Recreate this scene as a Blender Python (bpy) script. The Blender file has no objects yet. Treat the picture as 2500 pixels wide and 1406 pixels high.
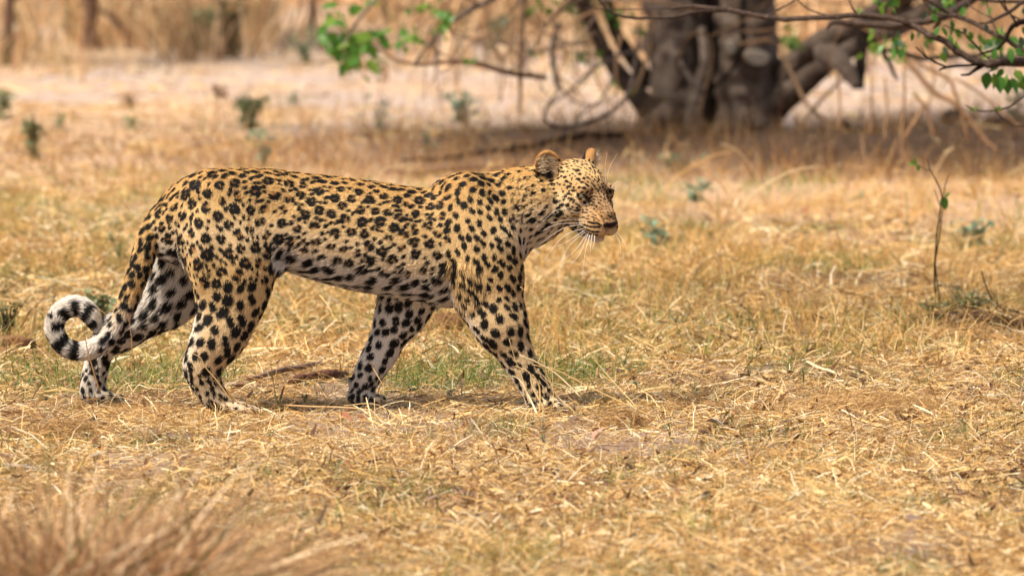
import bpy, math, random
import numpy as np
from mathutils import Vector, Matrix

random.seed(7)
rng = np.random.default_rng(11)
SC = bpy.context.scene

# ------------------------------------------------------------------ camera
CAM_H = 1.75                 # a seat in a low vehicle, 20 m from the animal
FPX = 17600.0                # focal length in photograph pixels (2500 wide)
HORIZON = -555.0             # row of the horizon, far above the frame
PITCH = math.atan((703 - HORIZON) / FPX)
FOCUS = 19.72
cam_d = bpy.data.cameras.new('camera')
cam = bpy.data.objects.new('camera', cam_d)
SC.collection.objects.link(cam)
cam.location = (0, 0, CAM_H)
cam.rotation_euler = (math.pi / 2 - PITCH, 0, 0)
cam_d.sensor_width = 36.0
cam_d.lens = 36.0 * FPX / 2500.0
cam_d.clip_start = 1.0
cam_d.clip_end = 2000.0
cam_d.dof.use_dof = True
cam_d.dof.focus_distance = FOCUS
cam_d.dof.aperture_fstop = (cam_d.lens / 1000.0) / 0.049
SC.camera = cam

# ------------------------------------------------------------------ sky and sun
SUN_EL, SUN_AZ = math.radians(57), math.radians(-122)      # high, from the left and the camera's side
world = bpy.data.worlds.new('World')
SC.world = world
world.use_nodes = True
wn = world.node_tree.nodes
wl = world.node_tree.links
bg = wn['Background']
sky = wn.new('ShaderNodeTexSky')
sky.sky_type = 'NISHITA'
sky.sun_disc = False
sky.sun_elevation = SUN_EL
sky.sun_rotation = SUN_AZ
sky.air_density = 1.0
sky.dust_density = 7.0
sky.ozone_density = 0.6
wl.new(sky.outputs[0], bg.inputs[0])
bg.inputs[1].default_value = 0.090
sun_d = bpy.data.lights.new('sun', 'SUN')
sun_d.energy = 4.3
sun_d.angle = math.radians(8.0)
sun_d.color = (1.0, 0.88, 0.70)
sun = bpy.data.objects.new('sun', sun_d)
SC.collection.objects.link(sun)
# azimuth measured from +Y towards +X
sdir = Vector((math.sin(SUN_AZ) * math.cos(SUN_EL), math.cos(SUN_AZ) * math.cos(SUN_EL), math.sin(SUN_EL)))
sun.rotation_euler = sdir.to_track_quat('Z', 'Y').to_euler()
sun.location = (-4, 25, 12)

SC.view_settings.view_transform = 'Standard'
SC.view_settings.look = 'None'
SC.view_settings.exposure = 0.45
SC.view_settings.gamma = 1.0
SC.view_settings.use_curve_mapping = False
SC.render.engine = 'CYCLES'
SC.cycles.max_bounces = 6
SC.cycles.diffuse_bounces = 3
SC.cycles.glossy_bounces = 2
SC.cycles.transmission_bounces = 4
SC.cycles.transparent_max_bounces = 8
SC.cycles.use_denoising = True

# ------------------------------------------------------------------ helpers
_c, _s = math.cos(PITCH), math.sin(PITCH)
def pt(px, py, Y):
    """world point seen at photograph pixel (px, py) at distance Y along the ground"""
    xc = (px - 1250.0) / FPX
    yc = -(py - 703.0) / FPX
    dx, dy, dz = xc, _c + yc * _s, -_s + yc * _c
    k = Y / dy
    return np.array([dx * k, Y, CAM_H + dz * k])

def gy(py):
    """distance of the flat ground seen at row py"""
    return CAM_H * FPX / (py - HORIZON)

def gx(px, Y):
    return (px - 1250.0) / FPX * Y

def vnoise(x, y, seed=0):
    """smooth value noise, about -1..1"""
    x = np.asarray(x, float); y = np.asarray(y, float)
    xi = np.floor(x).astype(np.int64); yi = np.floor(y).astype(np.int64)
    fx = x - xi; fy = y - yi
    fx = fx * fx * (3 - 2 * fx); fy = fy * fy * (3 - 2 * fy)
    def h(a, b):
        n = (a * 374761393 + b * 668265263 + seed * 1442695041) & 0x7fffffff
        n = ((n ^ (n >> 13)) * 1274126177) & 0x7fffffff
        return ((n ^ (n >> 16)) & 0xffff) / 32767.5 - 1.0
    return (h(xi, yi) * (1 - fx) + h(xi + 1, yi) * fx) * (1 - fy) + (h(xi, yi + 1) * (1 - fx) + h(xi + 1, yi + 1) * fx) * fy

def fbm(x, y, seed=0, octaves=3):
    v = 0; a = 1.0; t = 0
    for i in range(octaves):
        v = v + a * vnoise(np.asarray(x) * 2 ** i, np.asarray(y) * 2 ** i, seed + i * 17); t += a; a *= 0.5
    return v / t

def smooth(a, b, x):
    t = np.clip((np.asarray(x, float) - a) / (b - a), 0, 1)
    return t * t * (3 - 2 * t)

def ground_h(x, y):
    x = np.asarray(x, float); y = np.asarray(y, float)
    near = 0.018 * fbm(x * 1.7, y * 1.1, 3) + 0.006 * vnoise(x * 7, y * 7, 9)
    # low dark bank of soil round the foot of the tree
    bank = 0.10 * np.exp(-((y - 33.6) / 1.1) ** 2) * smooth(-1.2, 0.6, x) * (0.75 + 0.4 * vnoise(x * 1.3, y * 0.8, 5))
    bank = bank + 0.07 * np.exp(-((y - 32.9) / 0.5) ** 2) * smooth(0.9, 1.6, x) * (0.8 + 0.6 * vnoise(x * 3.1, y * 2, 6))
    flat = 1 - 0.75 * np.exp(-((y - 19.9) / 0.55) ** 2) * smooth(-1.7, -1.3, x) * (1 - smooth(0.3, 0.6, x))
    return near * flat + bank

def mesh_from(name, verts, faces, mat=None, col=None, parent=None, smooth_shade=False):
    """faces: (n,3) or (n,4) int array, or a list of lists"""
    me = bpy.data.meshes.new(name)
    verts = np.asarray(verts, dtype=np.float32)
    if isinstance(faces, np.ndarray):
        k = faces.shape[1]
        me.vertices.add(len(verts)); me.vertices.foreach_set('co', verts.ravel())
        me.loops.add(faces.size); me.loops.foreach_set('vertex_index', faces.astype(np.int32).ravel())
        me.polygons.add(len(faces))
        me.polygons.foreach_set('loop_start', np.arange(0, faces.size, k, dtype=np.int32))
        me.update(calc_edges=True)
    else:
        me.from_pydata([tuple(v) for v in verts.tolist()], [], faces)
        me.update()
    if smooth_shade:
        me.polygons.foreach_set('use_smooth', np.ones(len(me.polygons), dtype=bool))
    if col is not None:
        col = np.asarray(col, dtype=np.float32)
        if col.shape[1] == 3:
            col = np.concatenate([col, np.ones((len(col), 1), np.float32)], 1)
        at = me.color_attributes.new('Col', 'FLOAT_COLOR', 'POINT')
        at.data.foreach_set('color', col.ravel())
    if mat is not None:
        me.materials.append(mat)
    ob = bpy.data.objects.new(name, me)
    SC.collection.objects.link(ob)
    if parent is not None:
        ob.parent = parent
    return ob

def tag(o, label=None, category=None, group=None, kind=None):
    if label: o['label'] = label
    if category: o['category'] = category
    if group: o['group'] = group
    if kind: o['kind'] = kind
    return o

def empty(name, loc):
    o = bpy.data.objects.new(name, None)
    o.empty_display_size = 0.1
    SC.collection.objects.link(o)
    o.location = loc
    return o

def nmat(name, base=(0.5, 0.5, 0.5), rough=0.8, attr=None, noise=None, bump=None, spec=0.3, trans=0.0, ramp=None):
    """principled material; attr: colour attribute; noise=(scale, amount); bump=(scale, strength, distance); ramp=[(pos,col)..] over noise"""
    m = bpy.data.materials.new(name); m.use_nodes = True
    nt = m.node_tree; n = nt.nodes; l = nt.links
    b = n['Principled BSDF']
    b.inputs['Roughness'].default_value = rough
    b.inputs['Specular IOR Level'].default_value = spec
    b.inputs['Base Color'].default_value = (*base, 1)
    src = None
    tc = n.new('ShaderNodeTexCoord')
    if attr:
        a = n.new('ShaderNodeAttribute'); a.attribute_name = attr; src = a.outputs['Color']
    if ramp:
        t = n.new('ShaderNodeTexNoise'); t.inputs['Scale'].default_value = noise[0]; t.inputs['Detail'].default_value = 6
        t.inputs['Roughness'].default_value = 0.62
        l.new(tc.outputs['Object'], t.inputs['Vector'])
        r = n.new('ShaderNodeValToRGB'); l.new(t.outputs[0], r.inputs[0])
        e = r.color_ramp.elements
        while len(e) > 1: e.remove(e[-1])
        e[0].position = ramp[0][0]; e[0].color = (*ramp[0][1], 1)
        for p, c in ramp[1:]:
            q = e.new(p); q.color = (*c, 1)
        src = r.outputs[0]
    elif noise:
        t = n.new('ShaderNodeTexNoise'); t.inputs['Scale'].default_value = noise[0]; t.inputs['Detail'].default_value = 4
        l.new(tc.outputs['Object'], t.inputs['Vector'])
        mr = n.new('ShaderNodeMapRange'); mr.inputs[1].default_value = 0.3; mr.inputs[2].default_value = 0.7
        mr.inputs[3].default_value = 1 - noise[1]; mr.inputs[4].default_value = 1 + noise[1]
        l.new(t.outputs[0], mr.inputs[0])
        mx = n.new('ShaderNodeVectorMath'); mx.operation = 'SCALE'
        if src: l.new(src, mx.inputs[0])
        else: mx.inputs[0].default_value = base
        l.new(mr.outputs[0], mx.inputs['Scale'])
        src = mx.outputs[0]
    if src: l.new(src, b.inputs['Base Color'])
    if bump:
        t2 = n.new('ShaderNodeTexNoise'); t2.inputs['Scale'].default_value = bump[0]; t2.inputs['Detail'].default_value = 5
        l.new(tc.outputs['Object'], t2.inputs['Vector'])
        bp = n.new('ShaderNodeBump'); bp.inputs['Strength'].default_value = bump[1]; bp.inputs['Distance'].default_value = bump[2]
        l.new(t2.outputs[0], bp.inputs['Height']); l.new(bp.outputs[0], b.inputs['Normal'])
    if trans > 0:
        tr = n.new('ShaderNodeBsdfTranslucent')
        if src: l.new(src, tr.inputs['Color'])
        else: tr.inputs['Color'].default_value = (*base, 1)
        ms = n.new('ShaderNodeMixShader'); ms.inputs[0].default_value = trans
        l.new(b.outputs[0], ms.inputs[1]); l.new(tr.outputs[0], ms.inputs[2])
        l.new(ms.outputs[0], n['Material Output'].inputs['Surface'])
    return m

def unit(v):
    v = np.asarray(v, float)
    return v / np.maximum(np.linalg.norm(v, axis=-1, keepdims=True), 1e-9)

def spline(P, n):
    """Catmull-Rom through the rows of P, n samples per span (any number of columns)"""
    P = np.asarray(P, float)
    if len(P) == 2:
        t = np.linspace(0, 1, n + 1)[:, None]
        return P[0] * (1 - t) + P[1] * t
    Q = np.vstack([2 * P[0] - P[1], P, 2 * P[-1] - P[-2]])
    out = []
    for i in range(1, len(Q) - 2):
        t = np.linspace(0, 1, n, endpoint=False)[:, None]
        a, b, c, d = Q[i - 1], Q[i], Q[i + 1], Q[i + 2]
        out.append(0.5 * ((2 * b) + (c - a) * t + (2 * a - 5 * b + 4 * c - d) * t ** 2 + (-a + 3 * b - 3 * c + d) * t ** 3))
    out.append(P[-1:])
    return np.vstack(out)

def tube(path, rad, sides=8, rough=0.0, seed=0, closed_tip=True):
    """verts, quads of a tapered tube along path (n,3) with radii (n,)"""
    path = np.asarray(path, float); rad = np.asarray(rad, float)
    n = len(path)
    T = unit(np.gradient(path, axis=0))
    up = np.array([0.13, 0.21, 1.0])
    N = np.zeros_like(T); v = np.cross(T[0], up)
    if np.linalg.norm(v) < 0.2: v = np.cross(T[0], [1.0, 0, 0])
    N[0] = unit(v)
    for i in range(1, n):
        v = N[i - 1] - T[i] * np.dot(N[i - 1], T[i]); N[i] = unit(v)
    B = np.cross(T, N)
    a = np.linspace(0, 2 * np.pi, sides, endpoint=False)
    r = rad[:, None] * np.ones((1, sides))
    if rough > 0:
        s = np.arange(n)[:, None] * 0.55 + seed * 3.7
        r = r * (1 + rough * vnoise(s + 0 * a, np.cos(a)[None] * 1.6 + np.sin(a)[None] * 2.3 + seed, seed)
                 + 0.5 * rough * vnoise(s * 3.1 + 0 * a, a[None] * 2.2 + seed, seed + 5))
    V = path[:, None] + r[..., None] * (np.cos(a)[None, :, None] * N[:, None] + np.sin(a)[None, :, None] * B[:, None])
    V = V.reshape(-1, 3)
    i = np.arange(n - 1)[:, None] * sides; j = np.arange(sides)[None]
    j2 = (j + 1) % sides
    F = np.stack([i + j, i + j2, i + sides + j2, i + sides + j], -1).reshape(-1, 4)
    # caps as degenerate-free fans: add centre points
    c0, c1 = len(V), len(V) + 1
    V = np.vstack([V, path[0], path[-1]])
    jj = np.arange(0, sides, 2)
    cap0 = np.stack([np.full_like(jj, c0), (jj + 2) % sides, (jj + 1) % sides, jj], -1)
    e = (n - 1) * sides
    cap1 = np.stack([np.full_like(jj, c1), e + jj, e + (jj + 1) % sides, e + (jj + 2) % sides], -1)
    return V, np.vstack([F, cap0, cap1])

class Soup:
    def __init__(s): s.V = []; s.F = []; s.C = []; s.n = 0
    def add(s, V, F, col=None):
        V = np.asarray(V, float); s.V.append(V); s.F.append(np.asarray(F) + s.n); s.n += len(V)
        if col is not None:
            col = np.asarray(col, float)
            s.C.append(np.broadcast_to(col, (len(V), 3)))
    def build(s, name, mat, parent=None, sm=True):
        return mesh_from(name, np.vstack(s.V), np.vstack(s.F), mat, np.vstack(s.C) if s.C else None, parent, sm)
FUR_COUNT = 380000
# ================================================================== LEOPARD
LY = 19.78                                  # distance of the animal's middle plane
S = 880.0                                   # photograph pixels per metre there
lo = pt(100, 1020, LY)
def lp(px, py, dy=0.0):
    p = pt(px, py, LY + dy)
    return np.array([p[0], dy, p[2]])       # animal space: x along the body, y lateral (camera side negative), z up

AX = []                                     # axis samples: pos, radius, flow, region, side
REG = dict(trunk=0, neck=1, head=2, near_hind=3, far_hind=4, near_fore=5, far_fore=6, tail=7, paw=8, ear=9)

xs = np.concatenate([np.arange(lp(100, 0)[0], lp(1292, 0)[0], 0.0042), np.arange(lp(1292, 0)[0], lp(1530, 0)[0], 0.0020)])
ys = np.arange(-0.235, 0.175, 0.0031)
zs = np.concatenate([np.arange(-0.03, lp(0, 612)[2], 0.0040), np.arange(lp(0, 612)[2], lp(0, 350)[2], 0.0021)])
G = np.full((len(xs), len(ys), len(zs)), 0.5, dtype=np.float32)

def _box(lo_, hi_):
    a = [np.searchsorted(g, v) for g, v in zip((xs, ys, zs), lo_)]
    b = [np.searchsorted(g, v) for g, v in zip((xs, ys, zs), hi_)]
    sl = tuple(slice(max(i - 1, 0), j + 1) for i, j in zip(a, b))
    return sl, xs[sl[0]][:, None, None], ys[sl[1]][None, :, None], zs[sl[2]][None, None, :]

def _union(sl, d, k):
    a = G[sl]
    if k <= 0:
        G[sl] = np.minimum(a, d); return
    h = np.maximum(k - np.abs(a - d), 0) / k
    G[sl] = np.minimum(a, d) - h * h * k * 0.25

def _carve(sl, d, k):
    a = G[sl]; b = -d
    h = np.maximum(k - np.abs(a - b), 0) / k
    G[sl] = np.maximum(a, b) + h * h * k * 0.25

def ellipsoid(c, r, axes=None, k=0.02, carve=False):
    c = np.asarray(c, float); r = np.asarray(r, float); m = r.max() + max(k, 0.012) + 0.004
    sl, X, Y, Z = _box(c - m, c + m)
    dx, dy, dz = X - c[0], Y - c[1], Z - c[2]
    if axes is None: axes = np.eye(3)
    q = [(dx * a[0] + dy * a[1] + dz * a[2]) for a in axes]
    k0 = np.sqrt(sum((q[i] / r[i]) ** 2 for i in range(3)))
    k1 = np.sqrt(sum((q[i] / r[i] ** 2) ** 2 for i in range(3)))
    d = (k0 * (k0 - 1.0) / np.maximum(k1, 1e-6)).astype(np.float32)
    d = np.where(k0 < 0.05, -r.min(), d).astype(np.float32)
    (_carve if carve else _union)(sl, d, k)

def cone(a, b, ra, rb, sy=1.0, k=0.015, carve=False):
    """tapered capsule, lateral (y) thickness scaled by sy"""
    a = np.asarray(a, float); b = np.asarray(b, float); m = max(ra, rb) + max(k, 0.012) + 0.004
    sl, X, Y, Z = _box(np.minimum(a, b) - m, np.maximum(a, b) + m)
    A = a * [1, 1 / sy, 1]; B = b * [1, 1 / sy, 1]; Y = Y / sy
    ba = B - A; L = max(ba @ ba, 1e-9)
    t = ((X - A[0]) * ba[0] + (Y - A[1]) * ba[1] + (Z - A[2]) * ba[2]) / L
    t = np.clip(t, 0, 1)
    d = np.sqrt((X - A[0] - t * ba[0]) ** 2 + (Y - A[1] - t * ba[1]) ** 2 + (Z - A[2] - t * ba[2]) ** 2) - (ra + (rb - ra) * t)
    d = (d * min(1.0, sy * 0.5 + 0.5)).astype(np.float32)
    (_carve if carve else _union)(sl, d, k)

INS = 5.0 / S          # the coat stands this far off the skin
def chain(P, region, sy=1.0, k=0.015, n=3, first_k=0.03):
    """P rows: px, py, r_px, dy"""
    Q = spline(P, n)
    pts = [lp(q[0], q[1], q[3]) for q in Q]
    for i in range(len(Q) - 1):
        ra, rb = Q[i][2] / S - INS, Q[i + 1][2] / S - INS
        cone(pts[i], pts[i + 1], ra, rb, sy, first_k if i < 3 else k)
        fl = unit(pts[i + 1] - pts[i])
        AX.append((0.5 * (pts[i] + pts[i + 1]), 0.5 * (ra + rb), fl, REG[region], np.sign(Q[i][3])))

# trunk and neck: px, top row, bottom row, half width (m)
ST = np.array([
    [352, 536, 590, .022], [372, 502, 612, .046], [395, 474, 630, .068], [420, 451, 642, .086], [450, 436, 652, .100], [500, 420, 662, .115], [560, 409, 666, .124],
    [650, 408, 664, .128], [700, 413, 662, .128], [760, 420, 680, .132], [850, 430, 704, .138],
    [950, 444, 722, .142], [1040, 456, 741, .140], [1080, 450, 748, .134], [1120, 436, 744, .126], [1170, 424, 724, .116],
    [1215, 416, 690, .106], [1255, 410, 655, .097], [1290, 404, 618, .088], [1325, 404, 598, .078], [1352, 415, 580, .062]])
def station(x_px):
    return [np.interp(x_px, ST[:, 0], ST[:, i]) for i in (1, 2, 3)]
def trunk():
    x0, x1 = lp(355, 0)[0], lp(1375, 0)[0]
    sl, X, Y, Z = _box((x0, ys[0], lp(0, 780)[2]), (x1, ys[-1], lp(0, 380)[2]))
    sx = spline(ST, 12)
    px = 1250 + X[:, 0, 0] / LY * FPX
    top = np.interp(px, sx[:, 0], sx[:, 1]); bot = np.interp(px, sx[:, 0], sx[:, 2]); hw = np.interp(px, sx[:, 0], sx[:, 3])
    zt = np.array([lp(0, v)[2] for v in top]) - INS; zb = np.array([lp(0, v)[2] for v in bot]) + INS
    cz = ((zt + zb) / 2)[:, None, None]; rz = ((zt - zb) / 2)[:, None, None]; ry = (hw - INS)[:, None, None]
    # egg section, widest a little below the middle
    v = (Z - cz) / rz
    ryv = ry * (1 - 0.16 * v - 0.05 * v * v)
    e = 2.15
    k0 = (np.abs(Y / ryv) ** e + np.abs(v) ** e) ** (1 / e)
    d = (k0 - 1) * np.minimum(rz, ry)
    ends = np.maximum(px[0] - px, 0)[:, None, None]
    over = np.maximum(np.maximum(352 - px, px - 1352), 0)[:, None, None] / S
    d = np.where(over > 0, np.sqrt(np.maximum(d, 0) ** 2 + over ** 2) + np.minimum(d, 0), d)
    _union(sl, d.astype(np.float32), 0.0)
    for x in np.arange(385, 1355, 30):
        t, b, h = station(x)
        c = 0.5 * (t + b); r = 0.5 * (b - t) / S
        nk = x > 1235
        for q in (-0.55, 0.0, 0.55):
            for s_ in (-1, 1):
                AX.append((lp(x, c + q * (b - t) * 0.5, s_ * h * 0.55 * (1 - 0.3 * abs(q))), min(h * 0.42, r * 0.45) * 1.0,
                           unit([-1, 0, -0.32 - 0.25 * q if not nk else -0.45]), REG['neck'] if nk else REG['trunk'], s_))
trunk()

# hips, shoulders, muscle masses
ellipsoid(lp(505, 530, -.055), (.115, .062, .120), k=.05)
ellipsoid(lp(505, 530, .055), (.105, .062, .115), k=.05)
ellipsoid(lp(1140, 535, -.072), (.068, .050, .120), k=.07)
ellipsoid(lp(1140, 535, .072), (.068, .050, .125), k=.04)
ellipsoid(lp(1115, 458, -.035), (.055, .030, .024), k=.04)       # tip of the shoulder blade
ellipsoid(lp(1188, 628, -.070), (.090, .058, .095), k=.04)
ellipsoid(lp(1180, 640, .055), (.078, .055, .090), k=.04)
ellipsoid(lp(1235, 590, -.01), (.045, .070, .080), k=.04)        # fore chest
ellipsoid(lp(600, 470, -.060), (.11, .045, .05), k=.05)
cone(lp(655, 600, -.095), lp(672, 650, -.09), .045, .022, .5, .04)   # flank fold
cone(lp(655, 600, .09), lp(672, 640, .085), .045, .022, .5, .04)

# legs
chain([[520, 500, 78, -.075], [545, 585, 100, -.088], [568, 655, 98, -.095], [567, 710, 84, -.100], [556, 765, 69, -.102], [538, 820, 55, -.103]], 'near_hind', .55, .02)
chain([[545, 800, 58, -.103], [511, 860, 50, -.104], [493, 893, 47, -.105], [500, 925, 39, -.105], [516, 958, 33, -.106], [537, 988, 31, -.107]], 'near_hind', .80, .012)
chain([[500, 560, 88, .060], [462, 650, 86, .075], [412, 728, 66, .085], [345, 780, 46, .090], [290, 812, 36, .092]], 'far_hind', .60, .02)
chain([[310, 802, 40, .092], [264, 830, 37, .094], [244, 858, 33, .095], [234, 900, 31, .096], [226, 945, 32, .097], [228, 962, 30, .097]], 'far_hind', .80, .012)
chain([[1150, 520, 70, -.082], [1175, 610, 86, -.092], [1190, 680, 84, -.094], [1200, 740, 70, -.096], [1222, 795, 56, -.097]], 'near_fore', .58, .02)
chain([[1212, 770, 60, -.097], [1236, 820, 51, -.098], [1262, 868, 43, -.099], [1287, 915, 38, -.100], [1311, 955, 36, -.101], [1322, 982, 33, -.101]], 'near_fore', .82, .012)
chain([[1035, 655, 62, .050], [1008, 715, 62, .062], [978, 765, 53, .070]], 'far_fore', .70, .02)
chain([[990, 745, 56, .068], [960, 800, 47, .076], [930, 860, 42, .080], [910, 893, 38, .082], [893, 925, 33, .084], [883, 950, 29, .085], [880, 972, 30, .086]], 'far_fore', .85, .012)
# elbow, carpal pad
ellipsoid(lp(1146, 722, -.085), (.030, .026, .036), k=.03)
ellipsoid(lp(1152, 655, -.124), (.040, .026, .075), k=.014)        # triceps
cone(lp(1100, 462, -.080), lp(1165, 585, -.130), .016, .020, 1, .018)   # spine of the shoulder blade
ellipsoid(lp(1215, 600, -.112), (.036, .030, .060), k=.018)          # point of the shoulder
ellipsoid(lp(500, 610, -.125), (.036, .030, .105), k=.03)           # back of the thigh
ellipsoid(lp(585, 640, -.125), (.045, .026, .080), k=.025)
ellipsoid(lp(520, 470, -.095), (.060, .028, .030), k=.03)           # hip bone

ellipsoid(lp(857, 932, .080), (.008, .010, .013), k=.006)

def paw(heel, toe, w, h, dy, lift=0.0, region='paw'):
    """four toes in front of a pad"""
    a = lp(heel[0], heel[1], dy); b = lp(toe[0], toe[1], dy)
    fwd = unit((b - a) * [1, 1, 0]); L = np.linalg.norm((b - a)[:2])
    ellipsoid(a + fwd * L * .38 + [0, 0, h * .50], (L * .42, w * .46, h * .50), k=.012)
    for i, s_ in enumerate((-1.5, -.5, .5, 1.5)):
        back = .12 if abs(s_) > 1 else 0.0
        c = a + fwd * L * (.80 - back) + np.array([0, s_ * w * .25, h * .34 + lift])
        ellipsoid(c, (L * .23, w * .135, h * .36), k=.004)
    for t in (0.15, 0.5, 0.85):
        AX.append((a + fwd * L * t + [0, 0, h * .4], h * .42, unit(fwd * .9 + [0, 0, -.5]), REG[region], 1 if dy > 0 else -1))
paw((536, 1014), (634, 1014), .082, .040, -.108)
paw((215, 982), (300, 984), .074, .036, .098)
paw((1292, 1006), (1400, 1006), .090, .044, -.102)
paw((852, 988), (940, 990), .084, .042, .086)

# tail
TAIL = [[425, 525, 28, .0], [386, 545, 33, -.012], [362, 590, 32, -.03], [344, 647, 30, -.045], [324, 704, 28, -.055], [304, 757, 26, -.058],
        [281, 803, 24.5, -.058], [243, 842, 24, -.055], [198, 857, 23.5, -.050], [156, 844, 23.5, -.045], [133, 803, 24, -.040],
        [148, 763, 25, -.036], [184, 747, 26, -.034], [217, 764, 25, -.034], [233, 793, 17, -.034]]
n_ax0 = len(AX)
chain(TAIL, 'tail', 1.0, .006, 3, .02)
TAILAX = AX[n_ax0:]

# head frame: f forward, s towards the animal's right (camera) side, u up
TH, PH = math.radians(55), math.radians(15)
hf = np.array([math.cos(TH) * math.cos(PH), -math.sin(TH) * math.cos(PH), -math.sin(PH)])
hs = np.array([-math.sin(TH), -math.cos(TH), 0.0])
hu = np.array([math.cos(TH) * math.sin(PH), -math.sin(TH) * math.sin(PH), math.cos(PH)])
HR = np.array([hf, hs, hu])
EYE = (.070, .045, .020)
HC = lp(1454, 474, -.085) - (hf * EYE[0] + hu * EYE[2])
def hp(f, s_, u): return HC + hf * f + hs * s_ + hu * u
def hell(c, r, k=.012, carve=False): ellipsoid(hp(*c), r, HR, k, carve)
def hcone(a, b, ra, rb, k=.012): cone(hp(*a), hp(*b), ra, rb, 1.0, k)

cone(lp(1262, 505, -.005), hp(-.030, 0, -.005), .086, .064, .88, .04)       # neck into skull
cone(lp(1290, 540, -.01), hp(-.01, 0, -.035), .050, .046, .9, .03)
for t in np.linspace(0, 1, 5):
    for s_ in (-1, 1):
        AX.append(((1 - t) * lp(1262, 505, s_ * .03) + t * hp(-.05, s_ * .02, -.01), .045, unit([-1, 0, -.3]), REG['neck'], s_))
hell((-.018, 0, .020), (.086, .072, .068), .02)
hell((.072, 0, -.028), (.048, .040, .044), .015)
hell((.040, 0, .034), (.046, .046, .032), .02)
for q in (-1, 1):
    hell((.066, q * .040, .036), (.020, .018, .010), .012)     # brow
    hell((.028, q * .050, -.022), (.054, .026, .036), .02)     # cheek bone
    hell((-.020, q * .046, -.040), (.052, .030, .046), .02)    # jaw muscle
    hell((.122, q * .0205, -.057), (.033, .0215, .0245), .006)  # muzzle pad
    hell((.098, q * .030, -.048), (.040, .020, .030), .015)
hcone((.055, 0, .014), (.140, 0, -.020), .032, .0220, .014)
hell((.156, 0, -.035), (.0145, .0200, .014), .006)
hcone((.020, 0, -.070), (.102, 0, -.088), .036, .019, .012)
hell((.104, 0, -.092), (.024, .021, .012), .006)
for q in (-1, 1):                                              # mouth line and the eye openings
    hcone_pts = [hp(.148, q * .004, -.080), hp(.126, q * .030, -.0835), hp(.088, q * .047, -.078)]
    for i in range(2): cone(hcone_pts[i], hcone_pts[i + 1], .0036, .0042, 1, .003, True)
    hell((EYE[0] + .001, q * (EYE[1] - .001), EYE[2]), (.0172, .0170, .0150), .008)
    g = unit(hf * .82 + hs * q * .42)
    side = unit(np.cross(g, hu)); 
    ellipsoid(hp(EYE[0], q * EYE[1], EYE[2]) + g * .013, (.012, .0122, .0084), np.array([g, side, np.cross(side, g)]), .002, True)
    hell((.163, q * .0095, -.040), (.006, .0045, .0034), .002, True)   # nostril
# ears
EARC = []
for q in (-1, 1):
    o = unit(hf * .74 + hs * q * .66 + hu * .05) if q > 0 else unit(hf * .55 - hs * .84 + hu * .05)
    e = unit(hu * .93 + hs * q * .22 - hf * .18); e = unit(e - o * (e @ o))
    sd = np.cross(o, e)
    c = hp(-.060, q * (.075 if q > 0 else .069), .055)
    A = np.array([e, sd, o])
    EARC.append((c, o, e, q))
    ellipsoid(c - o * .004, (.050, .040, .024), A, .012)
    ellipsoid(c + o * .015 + e * .003, (.044, .035, .024), A, .003, True)
    for t in (-.5, 0, .5): AX.append((c + e * .04 * t, .022, e, REG['ear'], -q))
for f, u, r in ((-.06, .02, .05), (-.02, .03, .055), (.03, .02, .045), (.0, -.03, .05), (-.04, -.03, .045), (.07, -.01, .036), (.10, -.03, .03), (.13, -.055, .026), (.1, -.09, .02), (.05, -.08, .03)):
    for q in (-1, 1):
        AX.append((hp(f, q * r * .55, u), r * .7, unit(-hf + hs * q * .35 - hu * .25), REG['head'], -q))

# ---- skin surface
def surface_nets(f):
    s = f < 0
    nx, ny, nz = f.shape
    cnt = np.zeros((nx - 1, ny - 1, nz - 1), np.uint8)
    for a in (0, 1):
        for b in (0, 1):
            for c in (0, 1):
                cnt += s[a:nx - 1 + a, b:ny - 1 + b, c:nz - 1 + c]
    I, J, K = np.nonzero((cnt > 0) & (cnt < 8))
    idx = np.full(cnt.shape, -1, np.int32); idx[I, J, K] = np.arange(len(I))
    acc = np.zeros((len(I), 3)); num = np.zeros(len(I))
    cor = [(a, b, c) for a in (0, 1) for b in (0, 1) for c in (0, 1)]
    for a in cor:
        for ax in range(3):
            if a[ax]: continue
            b = list(a); b[ax] = 1
            va = f[I + a[0], J + a[1], K + a[2]]; vb = f[I + b[0], J + b[1], K + b[2]]
            m = (va < 0) != (vb < 0)
            t = np.where(m, va / np.where(m, va - vb, 1), 0)
            pa = np.stack([xs[I + a[0]], ys[J + a[1]], zs[K + a[2]]], 1)
            pb = np.stack([xs[I + b[0]], ys[J + b[1]], zs[K + b[2]]], 1)
            acc += np.where(m[:, None], pa + (pb - pa) * t[:, None], 0); num += m
    V = acc / num[:, None]
    Fs = []
    for ax in range(3):
        o = [slice(None)] * 3; p = [slice(None)] * 3; o[ax] = slice(0, -1); p[ax] = slice(1, None)
        ch = s[tuple(o)] != s[tuple(p)]
        i = np.stack(np.nonzero(ch), 1)
        u, v = (ax + 1) % 3, (ax + 2) % 3
        dims = cnt.shape
        ok = (i[:, u] > 0) & (i[:, v] > 0) & (i[:, u] < dims[u]) & (i[:, v] < dims[v]) & (i[:, ax] < dims[ax])
        i = i[ok]
        ins = s[i[:, 0], i[:, 1], i[:, 2]]
        q = []
        for du, dv in ((-1, -1), (0, -1), (0, 0), (-1, 0)):
            c = i.copy(); c[:, u] += du; c[:, v] += dv
            q.append(idx[c[:, 0], c[:, 1], c[:, 2]])
        q = np.stack(q, 1)
        q = np.where(ins[:, None], q, q[:, ::-1])
        Fs.append(q)
    F = np.vstack(Fs)
    return V, F[(F >= 0).all(1)]

SV, SF = surface_nets(G)
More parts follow.
